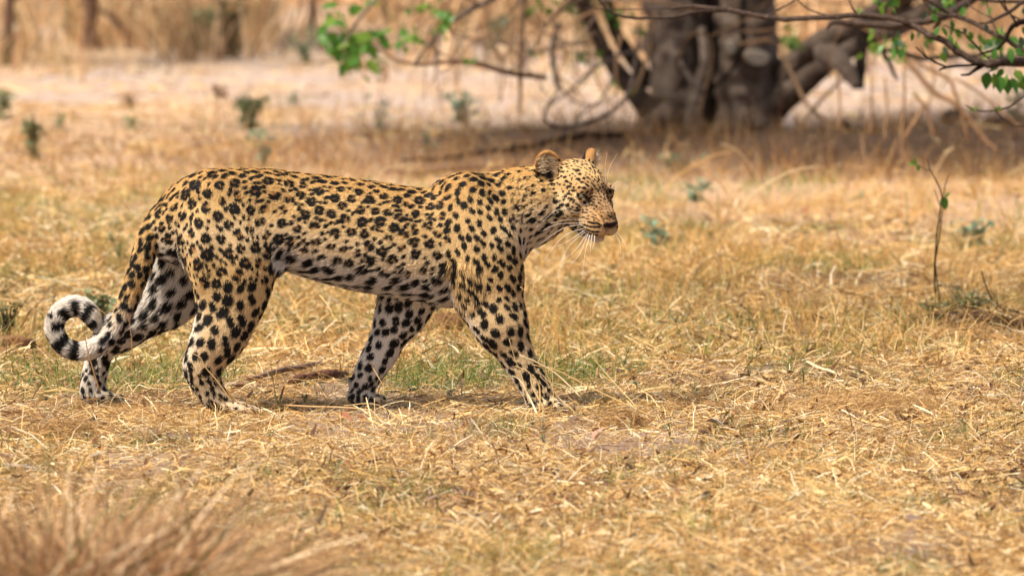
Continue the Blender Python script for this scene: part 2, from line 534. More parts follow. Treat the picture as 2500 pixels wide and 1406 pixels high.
# keep only the largest connected piece (no crumbs): cheap label propagation
lab = np.arange(len(SV))
E_ = np.vstack([SF[:, [0, 1]], SF[:, [1, 2]], SF[:, [2, 3]], SF[:, [3, 0]]])
for _ in range(4000):
    m = np.minimum(lab[E_[:, 0]], lab[E_[:, 1]])
    new = lab.copy()
    np.minimum.at(new, E_[:, 0], m); np.minimum.at(new, E_[:, 1], m)
    new = new[new]
    if (new == lab).all(): break
    lab = new
big = np.bincount(lab).argmax()
keep = lab == big
remap = np.cumsum(keep) - 1
SF = remap[SF[keep[SF[:, 0]]]]; SV = SV[keep]
def laplace(V, F, X, it, amt):
    E = np.vstack([F[:, [0, 1]], F[:, [1, 2]], F[:, [2, 3]], F[:, [3, 0]]])
    deg = np.bincount(E[:, 0], minlength=len(V)) + np.bincount(E[:, 1], minlength=len(V))
    for _ in range(it):
        Y = np.zeros_like(X)
        for c in range(X.shape[1]):
            Y[:, c] = np.bincount(E[:, 0], X[E[:, 1], c], len(V)) + np.bincount(E[:, 1], X[E[:, 0], c], len(V))
        X = X + amt * (Y / np.maximum(deg, 1)[:, None] - X)
    return X
SV = laplace(SV, SF, SV, 2, .5)
def vnormals(V, F):
    n = np.cross(V[F[:, 2]] - V[F[:, 0]], V[F[:, 3]] - V[F[:, 1]])
    N = np.zeros_like(V)
    for c in range(4):
        for a in range(3): N[:, a] += np.bincount(F[:, c], n[:, a], len(V))
    return unit(N)
SN = vnormals(SV, SF)
del G

# ---- per-vertex fields: region, flow, side
AP = np.array([a[0] for a in AX]); AR = np.array([a[1] for a in AX]); AF = np.array([a[2] for a in AX])
AREG = np.array([a[3] for a in AX]); ASD = np.array([a[4] for a in AX])
reg = np.zeros(len(SV), int); flow = np.zeros_like(SV); side = np.zeros(len(SV)); nearest = np.zeros(len(SV), int)
for i0 in range(0, len(SV), 20000):
    P = SV[i0:i0 + 20000]
    d = np.linalg.norm(P[:, None] - AP[None], axis=2) - AR[None]
    j = d.argmin(1)
    w = np.exp(-(d - d.min(1, keepdims=True)) / .012)
    fl = w @ AF
    reg[i0:i0 + 20000] = AREG[j]; flow[i0:i0 + 20000] = fl; side[i0:i0 + 20000] = ASD[j]; nearest[i0:i0 + 20000] = j
flow = laplace(SV, SF, flow, 8, .6)
flow = unit(flow - SN * (flow * SN).sum(1, keepdims=True))

PXv = 1250 + SV[:, 0] / (LY + SV[:, 1]) * FPX
def z2py(z): return 985.0 - (z - Z985) * S
Z985 = lp(0, 985)[2]
PYv = z2py(SV[:, 2])
_d = (SV + [0, LY, 0]) - np.array([0, 0, CAM_H])          # where each skin point would sit in the photograph
PYe = 703 - FPX * (_d[:, 1] * math.sin(PITCH) + _d[:, 2] * math.cos(PITCH)) / (_d[:, 1] * math.cos(PITCH) - _d[:, 2] * math.sin(PITCH))
Hd = (SV - HC) @ HR.T                        # head coordinates
# ---- coat colours -----------------------------------------------------------
OCHRE = np.array([.60, .365, .135]); GOLD = np.array([.70, .485, .225]); CREAM = np.array([.82, .67, .46])
WHITE = np.array([.84, .80, .75]); TAN = np.array([.40, .20, .065]); BLACK = np.array([.010, .009, .009])
GREY = np.array([.48, .40, .31])
def mixc(a, b, t): return a * (1 - t)[:, None] + b * t[:, None]

tb = np.array([station(x)[:2] for x in np.arange(300, 1400, 4)])
def coat_base(P, N, reg, side, px, py):
    n = len(P)
    top = np.interp(px, np.arange(300, 1400, 4), tb[:, 0]); bot = np.interp(px, np.arange(300, 1400, 4), tb[:, 1])
    t = (bot - py) / (bot - top)
    c = mixc(np.broadcast_to(OCHRE, (n, 3)), np.broadcast_to(GOLD, (n, 3)), smooth(.98, .62, t))
    c = mixc(c, np.broadcast_to(CREAM, (n, 3)), smooth(.62, .34, t) * .75)
    wt = smooth(.34, .13, t)
    c = mixc(c, np.broadcast_to(WHITE, (n, 3)), wt)
    medial = (N[:, 1] * np.where(side >= 0, -1, 1))           # +1 where the face looks at the midline
    m = (reg == 3) | (reg == 5)
    low = smooth(640, 980, py)
    lc = mixc(np.broadcast_to(GOLD, (n, 3)), np.broadcast_to(CREAM, (n, 3)), smooth(620, 880, py) * .6)
    lc = mixc(lc, np.broadcast_to(WHITE, (n, 3)), np.clip(smooth(-.10, .85, medial) + smooth(.25, .95, -N[:, 0]) * smooth(700, 800, py) * .75, 0, 1))
    lc = mixc(lc, np.broadcast_to(GREY, (n, 3)), smooth(890, 960, py) * .55 * (reg == 3))
    c = np.where((m & (py > 520))[:, None], mixc(c, lc, smooth(520, 640, py)), c)
    f = (reg == 4) | (reg == 6)
    fc = mixc(np.broadcast_to(GOLD, (n, 3)), np.broadcast_to(WHITE, (n, 3)), smooth(-.5, .15, medial + .25 * smooth(0, .8, -N[:, 0])))
    fc = mixc(fc, np.broadcast_to(GREY, (n, 3)), smooth(880, 960, py) * .5)
    c = np.where(f[:, None], fc, c)
    pw = reg == 8
    c = np.where(pw[:, None], mixc(np.broadcast_to(CREAM, (n, 3)), np.broadcast_to(GREY, (n, 3)), np.full(n, .55)), c)
    tl = reg == 7
    tc = mixc(np.broadcast_to(GOLD * [.97, .93, .85], (n, 3)), np.broadcast_to(WHITE, (n, 3)), smooth(700, 830, py + 2.5 * np.maximum(240 - px, 0)))
    c = np.where(tl[:, None], tc, c)
    nk = reg == 1
    c = np.where(nk[:, None], mixc(c, np.broadcast_to(CREAM, (n, 3)), smooth(.75, .3, t) * .6), c)
    H = (P - HC) @ HR.T
    hd = (reg == 2) | (reg == 9)
    hc = mixc(np.broadcast_to(GOLD * [.97, .94, .95], (n, 3)), np.broadcast_to(CREAM, (n, 3)), smooth(.03, -.04, H[:, 2]) * .75)
    hc = mixc(hc, np.broadcast_to(np.array([.30, .18, .105]), (n, 3)), smooth(.055, .12, H[:, 0]) * smooth(.036, .018, np.abs(H[:, 1])) * smooth(-.055, -.035, H[:, 2]) * .9)
    hc = mixc(hc, np.broadcast_to(np.array([.50, .31, .15]), (n, 3)), smooth(.055, .085, H[:, 0]) * smooth(-.060, -.035, H[:, 2]) * .75)
    hc = mixc(hc, np.broadcast_to(np.array([.64, .37, .14]), (n, 3)), smooth(.105, .13, H[:, 0]) * smooth(-.085, -.05, H[:, 2]) * smooth(.012, .03, np.abs(H[:, 1])) * .6)
    hc = mixc(hc, np.broadcast_to(WHITE, (n, 3)), smooth(-.086, -.098, H[:, 2]) * smooth(.0, .06, H[:, 0]))
    # pale patch under each eye
    for q in (-1, 1):
        d = np.linalg.norm((H - [.078, q * .040, .002]) / [.02, .016, .010], axis=1)
        hc = mixc(hc, np.broadcast_to(CREAM * 1.05, (n, 3)), smooth(1.3, .5, d) * .8)
        e = H - [EYE[0], q * EYE[1], EYE[2]]
        d = np.linalg.norm(e / [.0168, .0172, .0112], axis=1)
        hc = mixc(hc, np.broadcast_to(BLACK, (n, 3)), smooth(1.12, .88, d))
        # dark tear line from the inner corner towards the nose
        a = np.array([.080, q * .032, .014]); b = np.array([.100, q * .021, -.010]); ab = b - a
        tt = np.clip((H - a) @ ab / (ab @ ab), 0, 1)
        d = np.linalg.norm(H - a - tt[:, None] * ab, axis=1) / (.0070 - .0035 * tt)
        hc = mixc(hc, np.broadcast_to(BLACK, (n, 3)), smooth(1.2, .6, d) * (1 - .35 * tt))
        # lips, mouth corner
        pl = [np.array([.150, q * .003, -.077]), np.array([.133, q * .028, -.082]), np.array([.095, q * .044, -.084]), np.array([.058, q * .050, -.072])]
        for i, (wa, wb) in enumerate(((.0056, .0078), (.0078, .0180), (.0180, .012))):
            a, b = pl[i], pl[i + 1]; ab = b - a
            tt = np.clip((H - a) @ ab / (ab @ ab), 0, 1)
            d = np.linalg.norm(H - a - tt[:, None] * ab, axis=1) / (wa + (wb - wa) * tt)
            hc = mixc(hc, np.broadcast_to(BLACK * 1.3, (n, 3)), smooth(1.25, .8, d))
    # nose leather
    d = np.linalg.norm((H - [.162, 0, -.0415]) / [.018, .0230, .0135], axis=1)
    hc = mixc(hc, np.broadcast_to(np.array([.035, .022, .02]), (n, 3)), smooth(1.12, .92, d))
    d = np.abs(H[:, 1]) / .0016
    hc = mixc(hc, np.broadcast_to(BLACK * 2, (n, 3)), smooth(1.5, .5, d) * smooth(-.044, -.052, H[:, 2]) * smooth(-.080, -.075, H[:, 2]) * smooth(.13, .14, H[:, 0]))
    c = np.where(hd[:, None], hc, c)
    # ears: dark backs, ochre rim, pale and dark inside
    for (ec, o, e, q) in EARC:
        D = P - ec; r = np.linalg.norm(D, axis=1); a = D @ o; b = D @ e
        inear = (reg == 9) & (r < .06) & (np.sign((P - HC) @ hs) == q)
        rad = np.sqrt((D @ e / .047) ** 2 + (D @ np.cross(o, e) / .039) ** 2)
        ec_ = np.broadcast_to(np.array([.46, .25, .09]), (n, 3)).copy()
        front = (N @ o) > -.1
        inner = front & (rad < .86)
        ec_[inner] = np.array([.34, .22, .12])
        dk = smooth(.95, .3, np.linalg.norm(np.stack([(D @ e + .020) / .024, (D @ np.cross(o, e)) / .020], 1), axis=1)) * front
        ec_ = mixc(ec_, np.broadcast_to(BLACK, (n, 3)), dk)
        back = (~front) & (rad < .8)
        ec_[back] = BLACK * 2
        base = smooth(-.028, -.042, b)
        ec_ = mixc(ec_, np.broadcast_to(GOLD, (n, 3)), base)
        c = np.where(inear[:, None], ec_, c)
    return c

# ---- spots ---------------------------------------------------------------------
# every mark: centre, flow direction, half length along the flow, half width, ink (1 black, 0 tan)
MARKS = []
def spacing_kind(i):
    """(spacing in px, kind, size px) of the coat pattern at skin vertex i"""
    r, px, py = reg[i], PXv[i], PYv[i]
    if r == 9: return 0, None, 0
    if r == 2:
        h = Hd[i]
        if h[0] > .085 and h[2] < -.034: return 0, None, 0
        if h[0] > .118: return 7, 'dot', 2.0
        if h[0] > .055 and abs(h[1]) < .032: return 8.0, 'dot', 2.8
        if h[0] > .085 and h[2] < -.080: return 0, None, 0
        if h[2] > .028 or (h[0] > .05 and abs(h[1]) < .03): return 11.5, 'dot', 4.0
        if h[0] > .045: return 13.5, 'dot', 4.8
        return 19, 'dot', 7.4
    if r == 8: return 15, 'dot', 5.0
    if r == 7:
        if px < 243 or py > 868: return 0, None, 0
        return (24.5, 'solid', 9.8)
    if r in (3, 4):
        if py > 905: return 19, 'dot', 7.0
        if py > 830: return 30, 'solid', 12
        if py > 690: return 37, 'solid', 13.5
        if r == 4: return 36, 'solid', 12.0
        return 35, 'ros', 13.4
    if r in (5, 6):
        if py > 925: return 21, 'dot', 8.0
        if py > 860: return 29, 'solid', 11.0
        if py > 740: return 31, 'solid', 11.5
        return 26, 'solid', 9
    if r == 1:
        return 20, 'dot', 6.4
    t, b, _ = station(px)
    q = (b - py) / (b - t)
    if q > .90: return 27, 'solid', 9.5
    if q < .20: return 38, 'solid', 13.5
    if px > 1060: return (27, 'solid', 8.4) if px > 1130 else (30, 'ros', 11)
    if px > 700: return 31, 'ros', 11.8
    return 33.5, 'ros', 12.8

cand = rng.choice(len(SV), 60000, p=None)
cell = {}
def far_enough(p, r):
    k = tuple((p / .05).astype(int))
    for a in (-1, 0, 1):
        for b in (-1, 0, 1):
            for c in (-1, 0, 1):
                for (q, rq) in cell.get((k[0] + a, k[1] + b, k[2] + c), ()):
                    d = p - q
                    if d @ d < (0.5 * (r + rq)) ** 2: return False
    cell.setdefault(k, []).append((p, r))
    return True

def add_mark(i, du, dv, a, b, ink, rot=0.0):
    T = flow[i]; B = np.cross(SN[i], T)
    c, s_ = math.cos(rot), math.sin(rot)
    T2 = T * c + B * s_
    MARKS.append((SV[i] + (T * du + B * dv), T2, a * (1.10 if ink else 1), b * (1.14 if ink else 1), ink))
# marks of the face and neck, given in a 1406-pixel enlargement of the head (x, y, half length[, direction in degrees])
FACE = """497,603,15,0 581,593,10 478,672,12,30 588,685,13 646,665,12 680,627,9 541,762,16,-20 415,765,12 650,812,14,-30 557,842,18,30 462,868,17,-30
735,833,13,-10 632,884,12,-15 605,912,13,-25 505,938,17,-15 470,1015,15,-20 338,945,18,-20 600,740,7 540,705,9 490,715,10 430,660,8,70 700,770,8 655,762,9,-30
745,730,8 780,750,8 715,700,13,60 742,785,10,0 778,822,9,15 810,800,7 848,795,7 690,855,6 716,888,9 750,900,7 780,895,6 805,887,7 826,887,7 858,902,8 672,935,8
708,935,6 735,957,6 778,950,6 800,940,5 826,938,5 806,835,7 833,835,7 862,830,7 877,870,8 905,950,9 945,955,9 850,765,5 600,955,10 535,890,8 500,845,8 610,630,7
648,590,7 697,547,9 657,535,10 592,518,9 538,517,10 511,497,8 613,474,11 478,557,9 742,503,14,60 778,540,10 818,490,12,40 826,440,11 782,390,13 738,350,12,-60
698,335,9 690,385,8 723,410,7 745,443,10,20 680,450,10,80 785,462,7 820,548,11 872,520,19,-75 925,498,9,-70 955,525,10,-70 930,552,6 937,585,8 550,232,14,0
600,255,9 590,282,10,20 625,305,12,-15 650,322,8 640,275,8 685,292,8 720,270,8 660,262,7 760,260,7 800,265,7 830,280,7 740,300,6 770,310,6 800,320,6 840,320,7
870,340,7 900,360,7 860,380,7 900,400,7 930,430,7 960,460,7 885,435,10 912,455,6 950,480,6 985,490,6 1000,520,6 1020,550,6 975,560,6 1000,585,6 1035,600,7
1060,580,6 1015,625,6 970,620,5 1040,470,6 1000,430,6 960,400,6 935,375,6 1010,400,5 650,410,7 630,360,8 440,560,6 570,655,5 520,640,6 670,700,6 690,665,7
725,655,8 760,800,6 800,770,6 870,800,5 905,820,5 930,845,4 900,780,4 1020,885,10,-15 560,880,7 590,820,6 625,770,6 575,760,5 560,560,6 625,560,6 705,590,6
80,355,22 22,445,17,90 78,462,18,80 150,430,20,60 145,310,18,60 210,350,14,45 125,520,16,60 165,545,12,60 190,575,12,70 235,515,12,60 185,450,12,60 92,620,12,90
40,615,12,90 180,640,10,90 235,630,14,-80 145,640,15,90 145,685,14,90 80,700,14,-75 22,690,12,90 233,705,18,-85 75,775,30,-60 150,770,16,-70 183,750,9,90 25,878,25,-75
95,870,9 137,850,15,70 248,795,17,90 213,870,22,50 275,930,25,60 130,910,12,90 128,962,17,-45 30,985,28,-60 118,1040,20,80 237,1038,20 180,1020,12,90 310,1085,28,30
95,1150,36,-75 150,1150,25,85 222,1125,15 330,1150,20,20 380,1130,14,20 247,585,10,90 330,850,9 370,840,12 410,910,9 408,945,9 470,985,9 440,1070,12,30 180,330,12 60,560,10,80
110,560,10,80 205,420,9 255,350,14,90 270,520,9,90 290,680,8,80 340,720,9,80 300,760,8,80 180,960,12,90 70,930,10 200,1190,12 240,1180,10 350,1040,10 400,1010,10 30,780,10""".split()
vis = np.nonzero((SN[:, 1] < .25) & (SV[:, 0] > lp(1225, 0)[0]))[0]
for w in FACE:
    v = [float(q) for q in w.split(',')]
    fx_, fy_ = 1250 + v[0] / 4.687, 340 + v[1] / 4.687
    pj = CAM_H + 0 * SV[vis, 0]
    dd = (PXv[vis] - fx_) ** 2 + (PYe[vis] - fy_) ** 2
    near_ = vis[dd < 9]
    if len(near_) == 0: continue
    i = near_[SV[near_, 1].argmin()]
    a = (v[2] * (1.60 if v[2] < 13.5 else 1.25) + 1.2) / 4.687 / S
    if len(v) > 3:
        T = np.array([math.cos(math.radians(v[3])), 0, math.sin(math.radians(v[3]))]); el_ = 1.12
    else:
        T = flow[i]; el_ = 1.0
    T = unit(T - SN[i] * (T @ SN[i]))
    MARKS.append((SV[i], T, a * 1.15 * el_, a * (.72 if len(v) > 3 else .92), 1))
    far_enough(SV[i], a * (3.6 if reg[i] == 2 else 5.2))
for i in cand:
    sp, kind, size = spacing_kind(i)
    if kind is None: continue
    if reg[i] not in (2, 8): sp *= .91; size *= .92
    sp = sp * (1.0 if kind == 'ros' else .80) / S * rng.uniform(.95, 1.06)
    if not far_enough(SV[i], sp): continue
    z = size / S * rng.uniform(.82, 1.15)
    if kind == 'dot':
        add_mark(i, 0, 0, z * rng.uniform(1.0, 1.35), z * rng.uniform(.7, .95), 1, rng.normal(0, .35))
    elif kind == 'solid':
        if rng.random() < .28:
            add_mark(i, z * .4, z * .3, z * .85, z * .7, 1, rng.normal(0, .5)); add_mark(i, -z * .45, -z * .25, z * .75, z * .65, 1, rng.normal(0, .5))
        else:
            add_mark(i, 0, 0, z * rng.uniform(1.0, 1.3), z * rng.uniform(.72, .95), 1, rng.normal(0, .4))
    else:
        add_mark(i, 0, 0, z * .80, z * .74, 0)
        n = rng.choice([3, 3, 4, 2]); a0 = rng.uniform(0, 6.28)
        for k in range(n):
            a = a0 + (k + rng.normal(0, .12)) * 2 * np.pi / (n if n > 2 else 2.6)
            big = rng.uniform(.50, .66)
            add_mark(i, z * .70 * math.cos(a), z * .64 * math.sin(a), z * big * 1.30, z * big * .82, 1, a + math.pi / 2 + rng.normal(0, .25))
# single spots filling the gaps between rosettes
for i in cand[:30000]:
    sp, kind, size = spacing_kind(i)
    if kind != 'ros' or not far_enough(SV[i], 10.5 / S): continue
    z = 5.2 / S * rng.uniform(.8, 1.2)
    add_mark(i, 0, 0, z * 1.15, z * .85, 1, rng.normal(0, .4))
# rows of whisker spots on the muzzle pads
Hv = Hd
def nearest_vertex(h, q=1):
    d = np.linalg.norm(Hd - h, axis=1) + (reg != 2) * .05
    return d.argmin()
for q in (1, -1):
    for k, (u, n) in enumerate(((-.043, 4), (-.0510, 6), (-.0595, 6), (-.068, 6), (-.0755, 4))):
        for j in range(n):
            f = .147 - j * .0085 - .002 * k
            i = nearest_vertex(np.array([f, q * (.026 + .0035 * j), u - .0006 * j]))
            add_mark(i, 0, 0, .0060, .0028, 1)
    # brow spots and marks behind the eye
    for (f, s_, u, a, b) in ((.060, .040, .052, .0065, .003), (.045, .062, .025, .006, .0035), (.035, .066, .012, .006, .004),
                             (.030, .066, .000, .0055, .0045), (.052, .058, -.002, .005, .004), (.045, .06, -.018, .007, .003),
                             (.058, .055, -.022, .006, .003), (.03, .068, -.022, .0075, .005), (.012, .072, -.035, .009, .006), (-.004, .072, -.050, .010, .006)):
        i = nearest_vertex(np.array([f, q * s_, u])); add_mark(i, 0, 0, a, b, 1)

# tail bands: dark half rings, open on the outer side
TQ = spline(np.array(TAIL, float), 8)
TP = np.array([lp(q[0], q[1], q[3]) for q in TQ]); TD = unit(np.gradient(TP, axis=0))
TL = np.concatenate([[0], np.cumsum(np.linalg.norm(np.diff(TP, axis=0), axis=1))])
LOOP = lp(186, 804, -.04)

def apply_marks(P, px, py, reg, edge):
    """returns ink (black amount) and rosette-centre amount for points P; edge: ragged offset per point"""
    ink = np.zeros(len(P)); tan = np.zeros(len(P))
    cs = .03
    key = np.floor(P / cs).astype(np.int64); key -= key.min(0) - 2
    dims = key.max(0) + 3
    code = (key[:, 0] * dims[1] + key[:, 1]) * dims[2] + key[:, 2]
    order = np.argsort(code); sc = code[order]
    mn = np.floor(P / cs).astype(np.int64).min(0) - 2
    for (c, T, a, b, kind) in MARKS:
        k = np.floor(c / cs).astype(np.int64) - mn
        ids = []
        for dx in (-1, 0, 1):
            for dy in (-1, 0, 1):
                base = ((k[0] + dx) * dims[1] + k[1] + dy) * dims[2] + k[2]
                lo_ = np.searchsorted(sc, base - 1); hi_ = np.searchsorted(sc, base + 1, side='right')
                if hi_ > lo_: ids.append(order[lo_:hi_])
        if not ids: continue
        ids = np.concatenate(ids)
        D = P[ids] - c
        t = D @ T
        r2 = (D * D).sum(1)
        w = np.sqrt(np.maximum(r2 - t * t, 0))
        d = np.sqrt((t / a) ** 2 + (w / b) ** 2) + edge[ids]
        v = smooth(1.12, .90, d)
        if kind: ink[ids] = np.maximum(ink[ids], v)
        else: tan[ids] = np.maximum(tan[ids], v)
    m = (reg == 7) & (px < 262)
    if m.any():
        Q = P[m]
        j = np.zeros(len(Q), int)
        for i0 in range(0, len(Q), 20000):
            j[i0:i0 + 20000] = np.linalg.norm(Q[i0:i0 + 20000, None] - TP[None], axis=2).argmin(1)
        L = TL[j] + ((Q - TP[j]) * TD[j]).sum(1)
        rc = np.hypot(Q[:, 0] - LOOP[0], Q[:, 2] - LOOP[2])      # distance from the middle of the curl
        Lend = TL[-1]
        u = (Lend - L)
        v = np.zeros(len(Q))
        e = edge[m] * .012
        for (c, hw, reach) in ((.012, .011, .060), (.050, .0115, .080), (.087, .0125, .079), (.127, .0150, .068), (.176, .0135, .066), (.226, .0155, .079), (.270, .014, .1)):
            band = smooth(1.25, .85, (np.abs(u - c) + e) / (hw * (1.15 - .35 * smooth(.03, .085, rc))))
            v = np.maximum(v, band * smooth(reach + .004, reach - .004, rc + e))
        # a few loose marks on the outer side
        for (c, hw, r0) in ((.150, .008, .077), (.200, .013, .082), (.246, .012, .083)):
            v = np.maximum(v, smooth(1.2, .7, np.sqrt(((u - c) / hw) ** 2 + ((rc - r0) / .007) ** 2)))
        ink[m] = np.maximum(ink[m], v)
    return ink, tan

def coat(P, N, reg, side, px, py, edge):
    c = coat_base(P, N, reg, side, px, py)
    ink, tan = apply_marks(P, px, py, reg, edge)
    c = mixc(c, np.broadcast_to(TAN, (len(P), 3)), tan * .85 * (1 - smooth(.6, 1, (c.min(1) > .55))))
    return mixc(c, np.broadcast_to(BLACK, (len(P), 3)), ink), ink

LEO = np.array([0, LY, 0.0])
ev = .10 * rng.standard_normal(len(SV))
vc, vink = coat(SV, SN, reg, side, PXv, PYv, ev * .5)
m_skin = nmat('leopard_coat', rough=.75, attr='Col', spec=.2)
leopard = mesh_from('leopard', SV, SF[:, ::-1] if False else SF, m_skin, vc * .8, None, True)
leopard.location = LEO
tag(leopard, 'spotted leopard walking through dry straw with its tail curled into a ring', 'leopard')

# ---- fur -------------------------------------------------------------------------
tri = np.vstack([SF[:, [0, 1, 2]], SF[:, [0, 2, 3]]])
A = .5 * np.linalg.norm(np.cross(SV[tri[:, 1]] - SV[tri[:, 0]], SV[tri[:, 2]] - SV[tri[:, 0]]), axis=1)
tr = reg[tri[:, 0]]
cen = SV[tri].mean(1)
wgt = A * np.where((tr == 2) & (((cen - HC) @ hf) > .05), 7.0, 1.0) * np.where(tr == 2, 2.6, np.where(tr == 9, 3.0, np.where(tr == 8, 1.8, 1.0)))
wgt *= np.where(SN[tri[:, 0], 1] > .55, .55, 1.0)
NH = FUR_COUNT
ti = rng.choice(len(tri), NH, p=wgt / wgt.sum())
r1 = np.sqrt(rng.random(NH)); r2 = rng.random(NH)
bw = np.stack([1 - r1, r1 * (1 - r2), r1 * r2], 1)
T3 = tri[ti]
HP = (SV[T3] * bw[..., None]).sum(1); HN = unit((SN[T3] * bw[..., None]).sum(1)); HF = unit((flow[T3] * bw[..., None]).sum(1))
hreg = reg[T3[:, 0]]; hside = side[T3[:, 0]]
hpx = 1250 + HP[:, 0] / (LY + HP[:, 1]) * FPX; hpy = z2py(HP[:, 2])
HH = (HP - HC) @ HR.T
hcol, hink = coat(HP, HN, hreg, hside, hpx, hpy, .16 * rng.standard_normal(NH))
hcol = hcol * rng.uniform(.80, 1.18, (NH, 1)) * np.where(hink > .5, .6, 1)[:, None]
hcol[:, 2] *= rng.uniform(.92, 1.08, NH)
# length
top = np.interp(hpx, np.arange(300, 1400, 4), tb[:, 0]); bot = np.interp(hpx, np.arange(300, 1400, 4), tb[:, 1])
q = (bot - hpy) / (bot - top)
ln = np.full(NH, .0095)
ln = np.where(hreg == 0, .0095 + .017 * smooth(.35, .05, q), ln)
ln = np.where((hreg == 4) & (hpy < 800), .024, ln)
ln = np.where(((hreg == 5) | (hreg == 0)) & (np.hypot(hpx - 1120, (hpy - 690)) < 60), .026, ln)
ln = np.where(((hreg == 3) | (hreg == 5) | (hreg == 4) | (hreg == 6)) & (hpy > 800), .009, ln)
ln = np.where(hreg == 8, .006, ln)
ln = np.where(hreg == 7, .012 + .004 * smooth(760, 830, hpy + 2 * np.maximum(260 - hpx, 0)), ln)
ln = np.where(hreg == 1, .0100 + .005 * smooth(.3, 0, q), ln)
ln = np.where(hreg == 2, .0065, ln)
ln = np.where((hreg == 2) & (HH[:, 0] > .07), .0050, ln)
ln = np.where((hreg == 2) & (HH[:, 0] < .06) & (HH[:, 2] < -.05), .010, ln)
ln = np.where(hreg == 9, .006, ln)
bald = (hreg == 2) & (np.linalg.norm((HH - [.162, 0, -.0405]) / [.016, .021, .0135], axis=1) < 1)
for s_ in (-1, 1):
    bald |= np.linalg.norm((HH - [EYE[0], s_ * EYE[1], EYE[2]]) / [.02, .0165, .0105], axis=1) < 1
ln = np.where(bald, .0006, ln) * rng.uniform(.6, 1.08, NH)
lift = np.where(hreg == 7, .62, np.where(hreg == 2, .30, .36)) + .14 * rng.standard_normal(NH)
lift = np.where((hreg == 0) & (q < .25), lift + .12, lift)
# hairs stand a little in clumps: low-frequency disturbance of the lie
nz = np.stack([vnoise(HP[:, 0] * 55 + HP[:, 1] * 13, HP[:, 2] * 55 + k * 31, k) for k in range(3)], 1)
HFj = unit(HF + .20 * nz + .10 * rng.standard_normal((NH, 3)) + np.array([0, 0, -.10]))
HFj = unit(HFj - HN * (HFj * HN).sum(1, keepdims=True))
d0 = unit(HFj + HN * np.clip(lift, .08, 1.2)[:, None])
d1 = unit(HFj + HN * (np.clip(lift, .08, 1.2) * .35)[:, None])
p0 = HP - HN * .0010
p1 = p0 + d0 * (ln * .40)[:, None]
p2 = p1 + unit(d0 + d1) * (ln * .32)[:, None]
p3 = p2 + d1 * (ln * .28)[:, None]
def hair_object(name, P4, col, r0, mat, parent):
    n, k = P4.shape[:2]
    cu = bpy.data.hair_curves.new(name)
    cu.add_curves([k] * n)
    cu.attributes['position'].data.foreach_set('vector', P4.astype(np.float32).ravel())
    ra = cu.attributes.get('radius') or cu.attributes.new('radius', 'FLOAT', 'POINT')
    prof = np.interp(np.linspace(0, 1, k), [0, .5, 1], [1, .85, .18])
    ra.data.foreach_set('value', (np.asarray(r0).reshape(-1, 1) * prof[None] * np.ones((n, 1))).astype(np.float32).ravel())
    ca = cu.attributes.new('Col', 'FLOAT_COLOR', 'CURVE')
    ca.data.foreach_set('color', np.concatenate([col, np.ones((n, 1))], 1).astype(np.float32).ravel())
    cu.materials.append(mat)
    o = bpy.data.objects.new(name, cu)
    SC.collection.objects.link(o); o.parent = parent
    return o
m_fur = nmat('leopard_hair', rough=.62, attr='Col', spec=.25)
fr = np.where((hreg == 2) | (hreg == 9), .00042, .00062)
fur = hair_object('fur', np.stack([p0, p1, p2, p3], 1), hcol, fr, m_fur, leopard)

# tufts inside the ears and whiskers
P4 = []; cc = []
for (c, o, e, q_) in EARC:
    sd = np.cross(o, e)
    for k in range(110):
        sgn = 1 if k % 3 else -1
        a = rng.uniform(-.012, .028); s0 = sgn * rng.uniform(.016, .033)
        b = c + e * a + sd * s0 - o * .002 * rng.random() + o * .004
        dr = unit(-sd * sgn * rng.uniform(.5, 1.0) + e * rng.uniform(-.1, .9) + o * rng.uniform(.25, .8))
        L = rng.uniform(.014, .036)
        bend = e * rng.uniform(-.2, .5)
        P4.append([b, b + dr * L * .35, b + (dr + bend * .3) * L * .7, b + (dr + bend * .8) * L])
        cc.append(np.array([.80, .68, .50]) * rng.uniform(.7, 1.1))
tuft = hair_object('ear_tuft', np.array(P4), np.array(cc), .00038, m_fur, leopard)

def thin(name, pts, r0, r1, mat, parent, sides=5):
    Q = spline(np.array(pts), 6)
    V, F = tube(Q, np.linspace(r0, r1, len(Q)), sides)
    return mesh_from(name, V, F, mat, None, parent, True)
m_whisk = nmat('whisker_white', (.88, .84, .76), .45)
WH = [(1425, 548, 1370, 560, 1300, 610, .05), (1430, 556, 1375, 578, 1325, 640, .05), (1428, 566, 1390, 600, 1366, 645, .04), (1420, 545, 1360, 548, 1322, 566, .05),
      (1432, 572, 1405, 610, 1370, 638, .04), (1440, 574, 1428, 620, 1420, 690, .03), (1436, 570, 1415, 620, 1392, 648, .04), (1446, 572, 1442, 600, 1440, 630, .02),
      (1425, 540, 1390, 536, 1345, 545, .05), (1452, 575, 1450, 596, 1444, 612, .02), (1415, 520, 1362, 512, 1310, 556, .06), (1430, 560, 1385, 590, 1345, 606, .05)]
for w in WH:
    dy0 = -.185
    a = lp(w[0], w[1], dy0 + .012); b = lp(w[2], w[3], dy0 - w[6] * .6); c = lp(w[4], w[5], dy0 - w[6])
    thin('whisker', [a, b, c], .00075, .0002, m_whisk, leopard)
for w in [(1480, 450, 1477, 410, 1482, 372), (1481, 452, 1488, 410, 1508, 374), (1491, 462, 1502, 447, 1520, 442), (1498, 566, 1512, 590, 1516, 628), (1500, 560, 1520, 585, 1532, 612), (1494, 455, 1500, 462, 1504, 461)]:
    a = lp(w[0], w[1], -.13); b = lp(w[2], w[3], -.15); c = lp(w[4], w[5], -.16)
    thin('whisker', [a, b, c], .00065, .0002, m_whisk, leopard)

